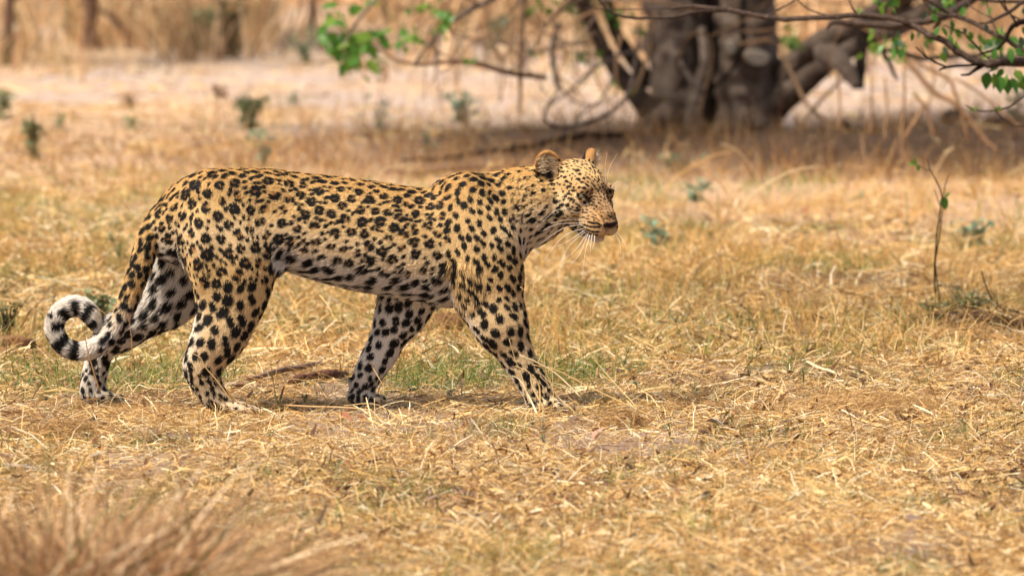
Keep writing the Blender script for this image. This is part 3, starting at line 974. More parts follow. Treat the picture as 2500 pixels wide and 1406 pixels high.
# eyes
def cap_mesh(r, a0, a1, n=28, rings=8, dish=0.0):
    V = []; F = []
    for i in range(rings + 1):
        a = a0 + (a1 - a0) * i / rings
        for j in range(n):
            b = 2 * math.pi * j / n
            V.append((r * math.sin(a) * math.cos(b), r * math.sin(a) * math.sin(b), r * math.cos(a)))
    for i in range(rings):
        for j in range(n):
            F.append([i * n + j, (i + 1) * n + j, (i + 1) * n + (j + 1) % n, i * n + (j + 1) % n])
    return V, F
def glossy(name, col, rough, coat_=1.0):
    m = nmat(name, col, rough, spec=.6)
    m.node_tree.nodes['Principled BSDF'].inputs['Coat Weight'].default_value = coat_
    m.node_tree.nodes['Principled BSDF'].inputs['Coat Roughness'].default_value = .04
    return m
m_ball = glossy('eye_dark', (.03, .022, .018), .3)
m_iris = nmat('iris_pale_green', noise=(900, .5), ramp=[(.3, (.22, .23, .13)), (.55, (.50, .50, .33)), (.75, (.70, .68, .48))], rough=.25, spec=.5)
m_iris.node_tree.nodes['Principled BSDF'].inputs['Coat Weight'].default_value = 1.0
m_pup = glossy('pupil_black', (.004, .004, .004), .1)
for q_ in (1, -1):
    g = unit(np.array([.50, -.84, -.10])) if q_ > 0 else unit(np.array([.66, -.72, -.10]))
    c = hp(EYE[0] - .0048, q_ * EYE[1], EYE[2] - .0005)
    V, F = cap_mesh(.0138, .0, math.pi, 28, 16)
    eye = mesh_from('eye', V, F, m_ball, None, leopard, True)
    eye.location = Vector(c); eye.rotation_euler = Vector(g).to_track_quat('Z', 'Y').to_euler()
    V, F = cap_mesh(.0140, .26, .92); mesh_from('iris', V, F, m_iris, None, eye, True)
    V, F = cap_mesh(.0141, .0, .29, 28, 4); mesh_from('pupil', V, F, m_pup, None, eye, True)
# ================================================================== GROUND
def ground_mesh():
    ya = np.concatenate([np.arange(11.5, 26, .045), np.arange(26, 44, .11), np.geomspace(44, 900, 90)])
    parts = []
    u = np.linspace(-1, 1, 150)
    u = np.sign(u) * np.abs(u) ** 1.25
    W = np.where(ya < 44, 5.0 + (ya - 11.5) * .12, 9 + (ya - 44) * 1.2)
    X = u[None] * W[:, None]; Y = ya[:, None] + 0 * X
    Z = ground_h(X, Y)
    V = np.stack([X, Y, Z], -1).reshape(-1, 3)
    n, m = X.shape
    i = np.arange(n - 1)[:, None] * m; j = np.arange(m - 1)[None]
    F = np.stack([i + j, i + j + 1, i + m + j + 1, i + m + j], -1).reshape(-1, 4)
    return V, F
def soil_colour(x, y):
    """base colour of the bare ground: pale tan sand, mauve-grey silt patches, dark litter and painted-in canopy shade under the tree"""
    x = np.asarray(x, float); y = np.asarray(y, float); n = len(x)
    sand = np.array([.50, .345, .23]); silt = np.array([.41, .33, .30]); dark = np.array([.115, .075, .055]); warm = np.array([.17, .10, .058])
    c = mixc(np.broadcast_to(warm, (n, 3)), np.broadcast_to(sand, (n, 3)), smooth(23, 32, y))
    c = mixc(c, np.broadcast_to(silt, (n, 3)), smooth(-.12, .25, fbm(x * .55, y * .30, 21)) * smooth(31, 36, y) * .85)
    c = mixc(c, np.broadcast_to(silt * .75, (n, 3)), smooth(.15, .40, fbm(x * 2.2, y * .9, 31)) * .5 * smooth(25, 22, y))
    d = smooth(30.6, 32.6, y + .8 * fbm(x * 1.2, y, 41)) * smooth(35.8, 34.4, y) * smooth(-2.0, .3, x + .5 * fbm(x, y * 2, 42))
    c = mixc(c, np.broadcast_to(dark, (n, 3)), d * .92)  # dark litter band, with the canopy's shade painted into the soil colour
    return c
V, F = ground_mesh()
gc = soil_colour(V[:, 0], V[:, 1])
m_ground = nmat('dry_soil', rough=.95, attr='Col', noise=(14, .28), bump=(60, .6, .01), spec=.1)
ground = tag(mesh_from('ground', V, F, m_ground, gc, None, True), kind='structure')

# ================================================================== BLADES
def blades(P, D, L, W, bend, col, name, mat, nseg=3, tip=.25, parent=None, wdir=None):
    """ribbons: start P, unit direction D, length L, width W, bend = sideways/downward displacement vector at the tip"""
    n = len(P)
    t = np.linspace(0, 1, nseg + 1)
    C = P[:, None] + D[:, None] * (L[:, None] * t[None])[..., None] + bend[:, None] * (t ** 2)[None, :, None]
    if wdir is None: wdir = rng.standard_normal((n, 3))
    wd = unit(np.cross(D, wdir))
    w = .5 * W[:, None] * (1 - (1 - tip) * t[None] ** 1.5)
    A = C - wd[:, None] * w[..., None]; B = C + wd[:, None] * w[..., None]
    V = np.stack([A, B], 2).reshape(-1, 3)
    base = np.arange(n)[:, None] * (2 * (nseg + 1)); k = np.arange(nseg)[None] * 2
    F = np.stack([base + k, base + k + 1, base + k + 3, base + k + 2], -1).reshape(-1, 4)
    C4 = np.repeat(col, 2 * (nseg + 1), axis=0)
    return mesh_from(name, V, F, mat, C4, parent, False)

STRAW = np.array([[.78, .55, .25], [.86, .68, .40], [.62, .39, .14], [.48, .27, .09], [.70, .46, .20], [.28, .155, .06], [.93, .82, .60], [.14, .08, .04]])
STRAW_P = np.array([.18, .17, .14, .11, .14, .10, .10, .06])
def straw_col(n, x, y):
    c = STRAW[rng.choice(len(STRAW), n, p=STRAW_P)]
    f = 1 + .16 * fbm(x * 1.1, y * .8, 51) + .10 * rng.standard_normal(n)
    return np.clip(c * f[:, None], .01, .95)

m_straw = nmat('dry_straw', rough=.6, attr='Col', spec=.3, trans=.22)
m_green = nmat('green_blade', rough=.55, attr='Col', spec=.3, trans=.35)

def scatter(n, py0, py1, margin=.22, power=1.0):
    """points over the ground in view, even in the picture's rows"""
    py = py0 + (py1 - py0) * rng.random(n) ** power
    y = CAM_H * FPX / (py - HORIZON)
    half = 1250 / FPX * y * (1 + margin)
    x = rng.uniform(-1, 1, n) * half
    return x, y, py

BARE = [(1090, 1238, 150, 14), (1330, 1185, 60, 9), (1050, 1012, 30, 4), (2330, 1238, 130, 12), (1750, 1050, 80, 8), (1940, 1060, 80, 10), (2300, 1075, 120, 6), (1540, 1040, 40, 5),
        (1480, 1195, 80, 12), (1600, 1235, 45, 8), (60, 1150, 60, 8)]
def keep_straw(x, y):
    px = 1250 + x / y * FPX; py = HORIZON + CAM_H * FPX / y
    k = np.ones(len(x), bool)
    for (a, b, c, d) in BARE:
        k &= ~((((px - a) / c) ** 2 + ((py - b) / (d * 1.4)) ** 2 < 1) & (rng.random(len(x)) < .72))
    # thinner beyond the grass belt, and by noise
    far = smooth(26, 30, y)
    dens = (.40 + .60 * smooth(-.45, .15, fbm(x * 2.6, y * 1.5, 77))) * (1 - .55 * smooth(.2, .42, fbm(x * 2.2, y * .9, 31))) - .40 * far - .35 * far * smooth(0, .4, fbm(x * .6, y * .35, 21))
    dens = dens * (1 - .5 * smooth(31.4, 32.4, y) * smooth(35.6, 34.8, y) * smooth(-1.5, .3, x))
    return k & (rng.random(len(x)) < dens)

# lying straw
def lying(n, py0, py1, Lr, Wr, elev, hmax, name, power=1.0, margin=.22):
    x, y, py = scatter(n, py0, py1, margin, power=power)
    k = keep_straw(x, y); x, y = x[k], y[k]; n = len(x)
    L = np.exp(rng.normal(math.log(Lr), .5, n)); L = np.clip(L, Lr * .3, min(Lr * 2.8, .17))
    W = np.clip(np.exp(rng.normal(math.log(Wr), .5, n)), .0010, .008)
    az = rng.uniform(0, 2 * np.pi, n) + .9 * fbm(x * 2.1, y * 1.1, 61)
    el = np.abs(rng.normal(0, elev, n)) * np.where(rng.random(n) < .5, 1, -.25)
    D = np.stack([np.cos(az) * np.cos(el), np.sin(az) * np.cos(el), np.sin(el)], 1)
    h = ground_h(x, y) + hmax * rng.random(n) ** 1.6 * (.5 + .5 * smooth(-.4, .5, fbm(x * 3.0, y * 2.0, 71))) + .002 + np.maximum(0, -np.sin(el)) * L
    P = np.stack([x, y, h], 1)
    P[:, 2] = np.where((y > 19.35) & (y < 20.1) & (x > -1.05) & (x < -.28), ground_h(x, y) + (P[:, 2] - ground_h(x, y)) * .40, P[:, 2])
    bend = np.stack([rng.normal(0, .10, n), rng.normal(0, .10, n), -.12 * np.abs(rng.normal(0, 1, n)) - np.maximum(0, np.sin(el)) * .25], 1) * L[:, None]
    o = blades(P, D, L, W, bend, straw_col(n, x, y), name, m_straw, 2, .5)
    return tag(o, kind='stuff')
tag(lying(180000, 850, 1470, .042, .0018, .60, .034, 'straw_litter'), 'pale yellow dry straw lying trampled over the ground')
tag(lying(120000, 330, 900, .060, .0032, .60, .036, 'straw_litter', .8, .45), 'ochre straw covering the ground behind the leopard')
tag(lying(34000, -60, 380, .12, .007, .30, .03, 'straw_litter', 1.0, .6), 'thin straw over the pale sandy flat far behind')

# upright fine grass
def upright(n, py0, py1, Hm, W, lean, name, pal, palp, power=1.0, patch=None, mat=m_straw, seed=0, nseg=2, margin=.22):
    x, y, py = scatter(n, py0, py1, margin, power=power)
    if patch is not None:
        k = rng.random(n) < patch(x, y); x, y = x[k], y[k]
    n = len(x)
    # gather into loose tufts
    x = x + .0 * x
    L = np.clip(np.exp(rng.normal(math.log(Hm), .42, n)), Hm * .3, Hm * 2.6)
    az = rng.uniform(0, 2 * np.pi, n); le = np.abs(rng.normal(0, lean, n))
    D = np.stack([np.cos(az) * np.sin(le), np.sin(az) * np.sin(le), np.cos(le)], 1)
    P = np.stack([x, y, ground_h(x, y) - .004], 1)
    bend = np.stack([np.cos(az), np.sin(az), -.35 * np.ones(n)], 1) * (L * np.abs(rng.normal(.22, .16, n)))[:, None]
    c = pal[rng.choice(len(pal), n, p=palp)] * np.clip(1 + .13 * rng.standard_normal((n, 1)), .5, 1.4)
    o = blades(P, D, L, W * np.clip(1 + .3 * rng.standard_normal(n), .4, 2), bend, np.clip(c, .01, .92), name, mat, nseg, .15)
    return tag(o, kind='stuff')
GP = np.array([[.74, .47, .17], [.62, .36, .11], [.82, .60, .30], [.44, .25, .08], [.34, .32, .08]]); GPP = np.array([.32, .28, .2, .12, .08])
def belt(x, y):
    px = 1250 + x / y * FPX; py = HORIZON + CAM_H * FPX / y
    return np.clip(.10 + .9 * smooth(-.2, .4, fbm(x * 1.9, y * .9, 81)), 0, 1) * smooth(32.0, 29.0, y)
tag(upright(94000, 400, 880, .062, .0030, .50, 'golden_grass', GP, GPP, patch=belt, margin=.45), 'fine golden grass standing behind the leopard')
tag(upright(15000, 880, 1420, .035, .0018, .55, 'golden_grass', GP, GPP, patch=lambda x, y: .25 + .7 * smooth(0, .4, fbm(x * 2, y * 1.4, 91))), 'short golden grass stubble among the lying straw')
GG = np.array([[.12, .19, .04], [.19, .27, .06], [.28, .34, .09], [.08, .15, .06], [.36, .36, .11]]); GGP = np.array([.28, .28, .2, .12, .12])
def gpatch(a, b, s, f=1.7):
    return lambda x, y: smooth(a, b, fbm(x * f, y * f * .6, s))
tag(upright(80000, 420, 960, .044, .0034, .6, 'green_grass', GG, GGP, patch=gpatch(-.15, .30, 101), mat=m_green), 'small green grass shoots between golden blades')
tag(upright(60000, 860, 1440, .036, .0022, .6, 'green_grass', GG, GGP, patch=gpatch(.16, .45, 111, 3.4), mat=m_green), 'small green shoots coming up through the straw')
BRG = np.array([[.34, .18, .08], [.48, .28, .12], [.22, .12, .06], [.60, .40, .2]])
tag(upright(12000, 335, 450, .10, .0045, .45, 'dead_stalks', BRG, np.array([.35, .3, .2, .15]), margin=.6, patch=lambda x, y: .25 + .75 * smooth(-.1, .4, fbm(x * 1.6, y * .8, 191))), 'thin rusty dead stalks standing in the shade by the old tree')
# taller tufts along the bottom edge of the picture
tag(upright(9000, 1290, 1500, .060, .0026, .5, 'green_grass', np.vstack([GG, GP[:3]]), np.concatenate([GGP * .6, np.array([.16, .12, .12])]), patch=lambda x, y: smooth(.05, .4, fbm(x * 3 + 4, y * 2, 131)), mat=m_green), 'soft yellow green grass nearest the camera')
# standing dry grass closing the view far behind
def standing(n, y0, y1, Hm, W, name, pal, palp, dens=None, lean=.30):
    y = rng.uniform(y0, y1, n); x = rng.uniform(-1, 1, n) * (1250 / FPX * y * 1.6)
    if dens is not None:
        k = rng.random(n) < dens(x, y); x, y = x[k], y[k]; n = len(x)
    L = Hm * rng.uniform(.45, 1.25, n) * (1 + .3 * fbm(x * .9, y * .3, 141))
    az = rng.uniform(0, 2 * np.pi, n); le = np.abs(rng.normal(0, lean, n))
    D = np.stack([np.cos(az) * np.sin(le), np.sin(az) * np.sin(le), np.cos(le)], 1)
    P = np.stack([x, y, ground_h(x, y) - .01], 1)
    bend = np.stack([np.cos(az), np.sin(az), -.4 * np.ones(n)], 1) * (L * np.abs(rng.normal(.2, .15, n)))[:, None]
    c = pal[rng.choice(len(pal), n, p=palp)] * np.clip(1 + .15 * rng.standard_normal((n, 1)) + .75 * fbm(x * 2.2, y * .35, 151)[:, None], .3, 1.6)
    return tag(blades(P, D, L, W * rng.uniform(.6, 1.5, n), bend, np.clip(c, .01, .9), name, m_straw, 3, .2), kind='stuff')
SP = np.array([[.70, .45, .24], [.84, .60, .38], [.52, .31, .15], [.27, .16, .10], [.30, .28, .13]]); SPP = np.array([.30, .24, .2, .17, .09])
tag(standing(30000, 40.5, 62, .42, .016, 'dry_grass', SP, SPP, dens=lambda x, y: (smooth(41, 46.5, y - 3.2 * fbm(x * .9, y * .2, 161) - 1.5 * smooth(-.5, 1, x)) * .9 + .05) * smooth(-.25, .25, fbm(x * 1.6, y * .5, 162))), 'tall tawny grass closing the view behind the flat')
tag(standing(6000, 62, 110, .7, .03, 'dry_grass', SP, SPP), 'tall tawny grass far behind')
tag(standing(5200, 33.5, 43.5, .16, .006, 'dry_grass', SP, SPP, dens=lambda x, y: smooth(-.1, .4, fbm(x * .8, y * .5, 171))), 'short dry tufts on the sandy flat')

# ================================================================== WOOD AND LEAVES
BARK = [(.28, (.075, .052, .040)), (.5, (.21, .155, .125)), (.72, (.38, .31, .26))]
m_bark = nmat('grey_brown_bark', noise=(9, .3), ramp=BARK, rough=.85, bump=(35, .9, .03), spec=.15)
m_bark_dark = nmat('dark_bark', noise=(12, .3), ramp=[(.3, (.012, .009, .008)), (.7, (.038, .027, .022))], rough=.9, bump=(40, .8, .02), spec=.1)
m_twig = nmat('brown_twig', noise=(60, .3), ramp=[(.3, (.030, .018, .014)), (.55, (.075, .046, .035)), (.75, (.17, .115, .09))], rough=.7, bump=(220, .8, .004), spec=.3)
m_dead = nmat('dead_stem', noise=(20, .3), ramp=[(.3, (.20, .12, .07)), (.7, (.40, .26, .16))], rough=.9, spec=.1)
m_sunlit = nmat('sunlit_wood', noise=(30, .2), ramp=[(.3, (.24, .20, .17)), (.7, (.42, .36, .31))], rough=.8, spec=.1)
def leafmat(name, a, b, tr=.4):
    m = nmat(name, noise=(25, .3), ramp=[(.35, a), (.65, b)], rough=.42, spec=.5, trans=tr)
    return m
m_leaf = [leafmat('leaf_green', (.045, .15, .018), (.10, .28, .035)), leafmat('leaf_bright', (.13, .26, .03), (.22, .38, .06)), leafmat('leaf_blue_green', (.06, .13, .08), (.12, .21, .13), .3)]

def leaf_data(L=1.0, W=.62, fold=.12, curl=.18):
    """ovate pointed leaf with a folded midrib, base at the origin, pointing along +X"""
    t = np.array([0, .12, .30, .52, .74, .90, 1.0]); w = np.array([0, .55, .96, .92, .56, .22, 0]) * .5 * W
    V = []; F = []
    for i, (a, b) in enumerate(zip(t, w)):
        z = -curl * a * a * L
        V += [(a * L, -b * L, z + fold * b * L * 2), (a * L, 0, z), (a * L, b * L, z + fold * b * L * 2)]
    for i in range(len(t) - 1):
        k = i * 3
        F += [[k, k + 3, k + 4, k + 1], [k + 1, k + 4, k + 5, k + 2]]
    V += [(-.25 * L, -.012 * L, .03 * L), (-.25 * L, .012 * L, .03 * L), (0, .012 * L, 0), (0, -.012 * L, 0)]
    n = len(V); F.append([n - 4, n - 1, n - 2, n - 3])
    return np.array(V), F
LEAF_ME = {}
def leaf_mesh(kind):
    if kind not in LEAF_ME:
        V, F = leaf_data()
        me = bpy.data.meshes.new('leaf'); me.from_pydata([tuple(v) for v in V], [], F); me.update()
        me.polygons.foreach_set('use_smooth', np.ones(len(me.polygons), dtype=bool))
        me.materials.append(m_leaf[kind]); LEAF_ME[kind] = me
    return LEAF_ME[kind]
def put_leaf(p, d, size, kind, parent, origin):
    o = bpy.data.objects.new('leaf', leaf_mesh(kind))
    SC.collection.objects.link(o); o.parent = parent
    o.location = Vector(np.asarray(p) - origin)
    X_ = Vector(d).normalized()                       # blades hang facing the light and the open side
    Z_ = Vector((random.gauss(-.1, .55), -.9 + random.gauss(0, .35), random.gauss(.5, .45)))
    Z_ = (Z_ - X_ * Z_.dot(X_)).normalized(); Y_ = Z_.cross(X_)
    o.rotation_euler = Matrix((X_, Y_, Z_)).transposed().to_euler()
    o.scale = (size, size * random.uniform(.8, 1.15), size)
    return o
def leaf_soup(P, D, size, name, mat, parent, origin=None):
    """many small leaves joined, for foliage too small or blurred to pick apart"""
    V, F = leaf_data(); F = np.array([f for f in F])
    n = len(P); Z = unit(rng.standard_normal((n, 3)) + [0, 0, 1.2]); Yv = unit(np.cross(Z, D)); Z = np.cross(D, Yv)
    W = P[:, None] + size[:, None, None] * (V[None, :, 0, None] * D[:, None] + V[None, :, 1, None] * Yv[:, None] + V[None, :, 2, None] * Z[:, None])
    W = W.reshape(-1, 3)
    if origin is not None: W = W - origin
    FF = (F[None] + (np.arange(n) * len(V))[:, None, None]).reshape(-1, 4)
    return mesh_from(name, W, FF, mat, None, parent, True)

def limb(name, P, mat, parent, origin, sides=10, n=8, rough=.10, seed=0, wob=0.0):
    """P rows px, py, Y, diameter in px"""
    Q = spline(np.array(P, float), n)
    pts = np.array([pt(a, b, c) for a, b, c, d in Q]); rad = .5 * Q[:, 3] / FPX * Q[:, 2]
    if wob:
        k = np.arange(len(pts))
        pts = pts + (np.stack([vnoise(k * .37 + seed, k * 0 + i * 9.1, seed + i) for i in range(3)], 1)) * (wob * rad.max())
    V, F = tube(pts - origin, np.maximum(rad, .0004), sides, rough, seed)
    return mesh_from(name, V, F, mat, None, parent, True), pts, rad

# ---- the big tree -------------------------------------------------------------
TY = 34.7
TO = np.array([gx(1720, TY), TY, float(ground_h(np.array([gx(1720, TY)]), np.array([TY]))[0])])
tree = tag(empty('old_tree', TO), 'old grey-barked tree with several fused trunks and low spreading limbs', 'tree')
def T(name, P, mat=m_bark, **k): return limb(name, P, mat, tree, TO, **k)
# fused trunks joined in one flaring bole
bole = Soup()
for sd_, P in enumerate([
    [[1685, 392, 34.75, 210], [1672, 330, 34.75, 150], [1658, 230, 34.75, 146], [1644, 110, 34.75, 142], [1640, 0, 34.75, 138], [1622, -160, 34.8, 126], [1640, -420, 34.9, 100]],
    [[1795, 388, 34.6, 200], [1810, 320, 34.6, 150], [1820, 210, 34.6, 146], [1826, 100, 34.6, 142], [1824, 0, 34.6, 140], [1835, -160, 34.6, 130], [1800, -420, 34.5, 100]],
    [[1745, 385, 35.15, 200], [1740, 300, 35.15, 140], [1735, 180, 35.15, 120], [1735, 40, 35.15, 120], [1728, -160, 35.1, 130], [1720, -440, 35.3, 100]],
    [[1570, 372, 34.5, 60], [1600, 320, 34.6, 70], [1640, 250, 34.65, 60], [1655, 120, 34.62, 40]],
    [[1900, 380, 34.5, 60], [1880, 320, 34.5, 70], [1860, 240, 34.5, 60], [1850, 120, 34.55, 46]],
    [[1690, 330, 34.35, 46], [1700, 230, 34.38, 38], [1722, 150, 34.42, 26], [1712, 70, 34.5, 20]],
    [[1540, 378, 34.4, 40], [1560, 340, 34.4, 36], [1600, 300, 34.5, 34], [1640, 280, 34.6, 34]]]):
    Q = spline(np.array(P, float), 8)
    pts = np.array([pt(a, b, c) for a, b, c, d in Q]); rad = .5 * Q[:, 3] / FPX * Q[:, 2]
    V, F = tube(pts - TO, rad, 26, .17, sd_ + 3)
    bole.add(V, F)
trunk_o = bole.build('trunk', m_bark, tree)
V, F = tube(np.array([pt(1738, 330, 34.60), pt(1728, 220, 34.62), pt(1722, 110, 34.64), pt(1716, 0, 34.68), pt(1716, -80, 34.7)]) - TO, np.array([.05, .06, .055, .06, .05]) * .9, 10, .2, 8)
mesh_from('hollow_shade', V, F, m_bark_dark, None, tree, True)  # dark tube put in as the shade of the gap between the stems
# pale stubs standing in for sunlit spots on the trunk
for (a, b, w, h, dy) in ((1847, 143, 64, 32, 34.30), (1786, 118, 22, 34, 34.33)):
    p = pt(a, b, dy); r = w / FPX * dy * .5; q = h / FPX * dy * .5
    th = np.linspace(0, 2 * np.pi, 17)[:-1]
    rim = np.stack([r * np.cos(th), 0 * th, q * np.sin(th)], 1) * (1 + .08 * np.sin(3 * th)[:, None])
    ca, sa = math.cos(-.16), math.sin(-.16)
    rim = np.stack([rim[:, 0] * ca - rim[:, 2] * sa, rim[:, 1], rim[:, 0] * sa + rim[:, 2] * ca], 1)
    V = np.vstack([rim * .92 + [0, -.03, 0], rim + [0, -.012, 0], rim * 1.15 + [0, .16, 0]]) + p - TO
    Fc = [list(range(16))[::-1]] + [[i + k * 16, (i + 1) % 16 + k * 16, (i + 1) % 16 + (k + 1) * 16, i + (k + 1) * 16] for k in range(2) for i in range(16)]
    mesh_from('sunlit_stub', V, Fc, m_sunlit, None, tree, False)
T('limb', [[1870, 250, 34.7, 70], [1925, 180, 34.6, 72], [1985, 115, 34.4, 60], [2070, 75, 34.1, 52], [2150, 30, 33.8, 70], [2230, -30, 33.4, 60], [2350, -120, 33, 44]], seed=11, rough=.12, sides=14)
T('limb', [[1865, 300, 34.6, 66], [1925, 235, 34.4, 62], [1990, 180, 34.1, 54], [2050, 140, 33.9, 44], [2120, 95, 33.8, 44], [2200, 60, 33.6, 54], [2310, 0, 33.2, 50], [2420, -110, 32.8, 40]], seed=12, rough=.12, sides=14)
T('limb', [[2010, 130, 33.7, 56], [2045, 145, 33.4, 56], [2075, 185, 33.3, 38], [2092, 212, 33.25, 22]], seed=13, sides=12)
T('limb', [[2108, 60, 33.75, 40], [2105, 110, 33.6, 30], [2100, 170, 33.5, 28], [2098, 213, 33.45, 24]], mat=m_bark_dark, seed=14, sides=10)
T('limb', [[2300, 20, 33.2, 36], [2340, -10, 33.2, 34], [2400, -60, 33.1, 30]], seed=19)
T('limb', [[1600, 290, 34.7, 60], [1550, 225, 34.6, 52], [1500, 165, 34.5, 42], [1468, 110, 34.4, 36], [1440, 50, 34.2, 36], [1410, -20, 34.0, 34], [1370, -120, 33.8, 26]], seed=15, rough=.12)
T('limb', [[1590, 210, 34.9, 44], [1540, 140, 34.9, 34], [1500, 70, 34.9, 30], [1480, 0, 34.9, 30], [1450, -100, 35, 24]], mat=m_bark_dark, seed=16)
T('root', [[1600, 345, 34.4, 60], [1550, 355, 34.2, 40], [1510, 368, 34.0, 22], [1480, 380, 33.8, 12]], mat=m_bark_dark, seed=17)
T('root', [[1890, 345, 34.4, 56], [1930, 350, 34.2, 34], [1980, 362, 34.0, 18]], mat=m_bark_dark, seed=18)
random.seed(77)
for i in range(64):
    left = i < 40
    x0 = random.uniform(940, 1600) if left else random.uniform(1880, 2480); y0 = random.uniform(-60, 120); yy = random.uniform(31.5, 34.3)
    P = [[x0, y0, yy, random.uniform(3.5, 8)]]; a = random.uniform(.2, 2.9)
    for k in range(4):
        a += random.gauss(0, .35); st = random.uniform(35, 80)
        P.append([P[-1][0] + math.cos(a) * st, P[-1][1] + abs(math.sin(a)) * st * .9, yy, P[-1][3] * .82])
    T('hanging_stem', P, mat=m_dead if i % 3 else m_bark, sides=5, n=4, rough=.05, seed=400 + i)
# thin drooping stems hanging from the limbs
DRO = [([[1560, 60, 33.6, 10], [1552, 150, 33.5, 10], [1535, 225, 33.3, 10], [1490, 275, 33.1, 11], [1430, 300, 33, 12], [1370, 312, 32.9, 11], [1333, 295, 32.9, 9], [1335, 262, 33, 7], [1370, 215, 33, 5]], m_bark),
       ([[1600, 30, 33.4, 9], [1588, 110, 33.4, 9], [1560, 200, 33.3, 9], [1545, 235, 33.3, 6]], m_dead),
       ([[1660, 180, 34.1, 6], [1668, 110, 34.0, 6], [1700, 82, 33.9, 6], [1735, 100, 33.9, 6], [1738, 160, 33.9, 7], [1720, 225, 33.9, 8], [1712, 280, 33.9, 8], [1735, 335, 33.9, 7]], m_dead),
       ([[1660, 150, 33.95, 12], [1690, 200, 33.9, 14], [1718, 225, 33.9, 16]], m_bark),
       ([[1815, 0, 33.9, 18], [1812, 60, 33.8, 17], [1815, 110, 33.8, 15], [1795, 160, 33.8, 12], [1740, 220, 33.85, 9]], m_bark_dark),
       ([[1905, 120, 33.5, 12], [1935, 185, 33.2, 11], [1975, 260, 33, 10], [2040, 310, 32.9, 8], [2080, 350, 32.8, 6]], m_dead),
       ([[2060, 190, 33.1, 8], [2000, 250, 33, 9], [1970, 285, 32.9, 8], [1950, 340, 32.8, 7]], m_dead),
       ([[1800, 110, 33.8, 8], [1860, 100, 33.7, 9], [1905, 108, 33.7, 8]], m_dead)]
for i, (P, mm) in enumerate(DRO): T('hanging_stem', P, mat=mm, sides=6, n=6, rough=.05, seed=30 + i)
# boughs to the left with clusters of leaves
BO = [[[1440, 20, 34.2, 22], [1300, -40, 33.0, 18], [1180, 10, 32.0, 14], [1100, 55, 31.4, 11], [1045, 110, 31, 8], [1010, 160, 30.8, 6]],
      [[1330, 190, 33.2, 13], [1240, 178, 32.6, 14], [1160, 155, 32.0, 14], [1090, 152, 31.6, 12], [1020, 158, 31.3, 9], [960, 145, 31.1, 6], [925, 120, 31, 4]],
      [[1365, 60, 33.8, 14], [1350, 120, 33.6, 14], [1355, 185, 33.4, 14], [1362, 220, 33.3, 9]],
      [[1275, -60, 33.2, 18], [1275, 30, 33.0, 17], [1272, 120, 32.9, 16], [1270, 200, 32.8, 12], [1268, 270, 32.7, 6]],
      [[980, -90, 31.2, 12], [930, -20, 30.6, 11], [895, 25, 30.4, 9], [860, 70, 30.2, 7], [835, 120, 30.1, 4]],
      [[1180, 15, 32, 7], [1115, -10, 31.6, 7], [1060, 30, 31.4, 6], [1030, 70, 31.3, 4]],
      [[1110, 150, 31.5, 5], [1040, 100, 31.3, 4], [1075, 40, 31.3, 3]],
      [[1480, -30, 34, 20], [1380, 20, 33.6, 12], [1330, 60, 33.4, 8], [1300, 30, 33.3, 5]],
      [[1560, 120, 34, 9], [1460, 160, 33.6, 8], [1400, 215, 33.4, 8], [1340, 260, 33.2, 5]],
      [[1360, 180, 33.4, 7], [1385, 235, 33.2, 6], [1450, 260, 33.1, 5], [1500, 230, 33, 4]],
      [[1500, 180, 33.7, 8], [1470, 240, 33.4, 6], [1420, 280, 33.2, 5], [1380, 330, 33, 4]],
      [[1270, 20, 33, 8], [1330, 80, 33, 6], [1400, 110, 33, 5]]]
for i, P in enumerate(BO): T('bough', P, mat=m_bark if i % 2 == 0 else m_dead, sides=7, n=6, rough=.06, seed=50 + i)
def cluster(cx, cy, sx, sy, Y, n, kinds, size, parent, origin, down=.5):
    for _ in range(n):
        a = cx + random.gauss(0, sx); b = cy + random.gauss(0, sy); y = Y + random.gauss(0, .10)
        p = pt(a, b, y)
        d = unit(np.array([random.gauss(0, .7), random.gauss(0, .6), -down + random.gauss(0, .45)]))
        put_leaf(p, d, size * random.uniform(.8, 1.3) / FPX * Y, random.choice(kinds), parent, origin)
for (cx, cy, sx, sy, n, s_) in ((808, 55, 14, 18, 13, 36), (835, 90, 18, 12, 12, 34), (868, 115, 26, 18, 26, 38), (850, 142, 14, 10, 8, 32), (905, 95, 14, 14, 9, 32), (860, 8, 12, 6, 4, 28),
                               (905, -2, 14, 6, 5, 26), (992, 95, 12, 10, 9, 30), (1012, 88, 10, 8, 6, 26), (1012, 18, 12, 5, 5, 24), (1088, 40, 10, 16, 12, 28), (1078, 75, 8, 12, 8, 26), (1150, 145, 16, 6, 6, 18),
                               (1060, 8, 10, 8, 4, 22), (925, 170, 5, 12, 5, 16), (890, 188, 10, 6, 3, 14)):
    cluster(cx, cy, sx, sy, 30.9, n, [0, 0, 1], s_, tree, TO)
for (cx, cy, sx, sy, n, s_) in ((1360, 20, 30, 12, 12, 22), (1300, 20, 14, 10, 8, 22), (1420, 135, 16, 12, 10, 22), (1540, 215, 8, 6, 4, 20), (1500, 30, 20, 15, 10, 24), (1560, 75, 12, 8, 5, 22), (1315, 110, 10, 12, 5, 18), (1505, 210, 8, 5, 3, 16)):
    cluster(cx, cy, sx, sy, 33.5, n, [1, 0, 1], s_, tree, TO)
for (cx, cy, sx, sy, n, s_) in ((1925, 85, 14, 16, 12, 28), (1910, 98, 8, 8, 5, 24)):
    cluster(cx, cy, sx, sy, 34.2, n, [0, 1], s_, tree, TO)
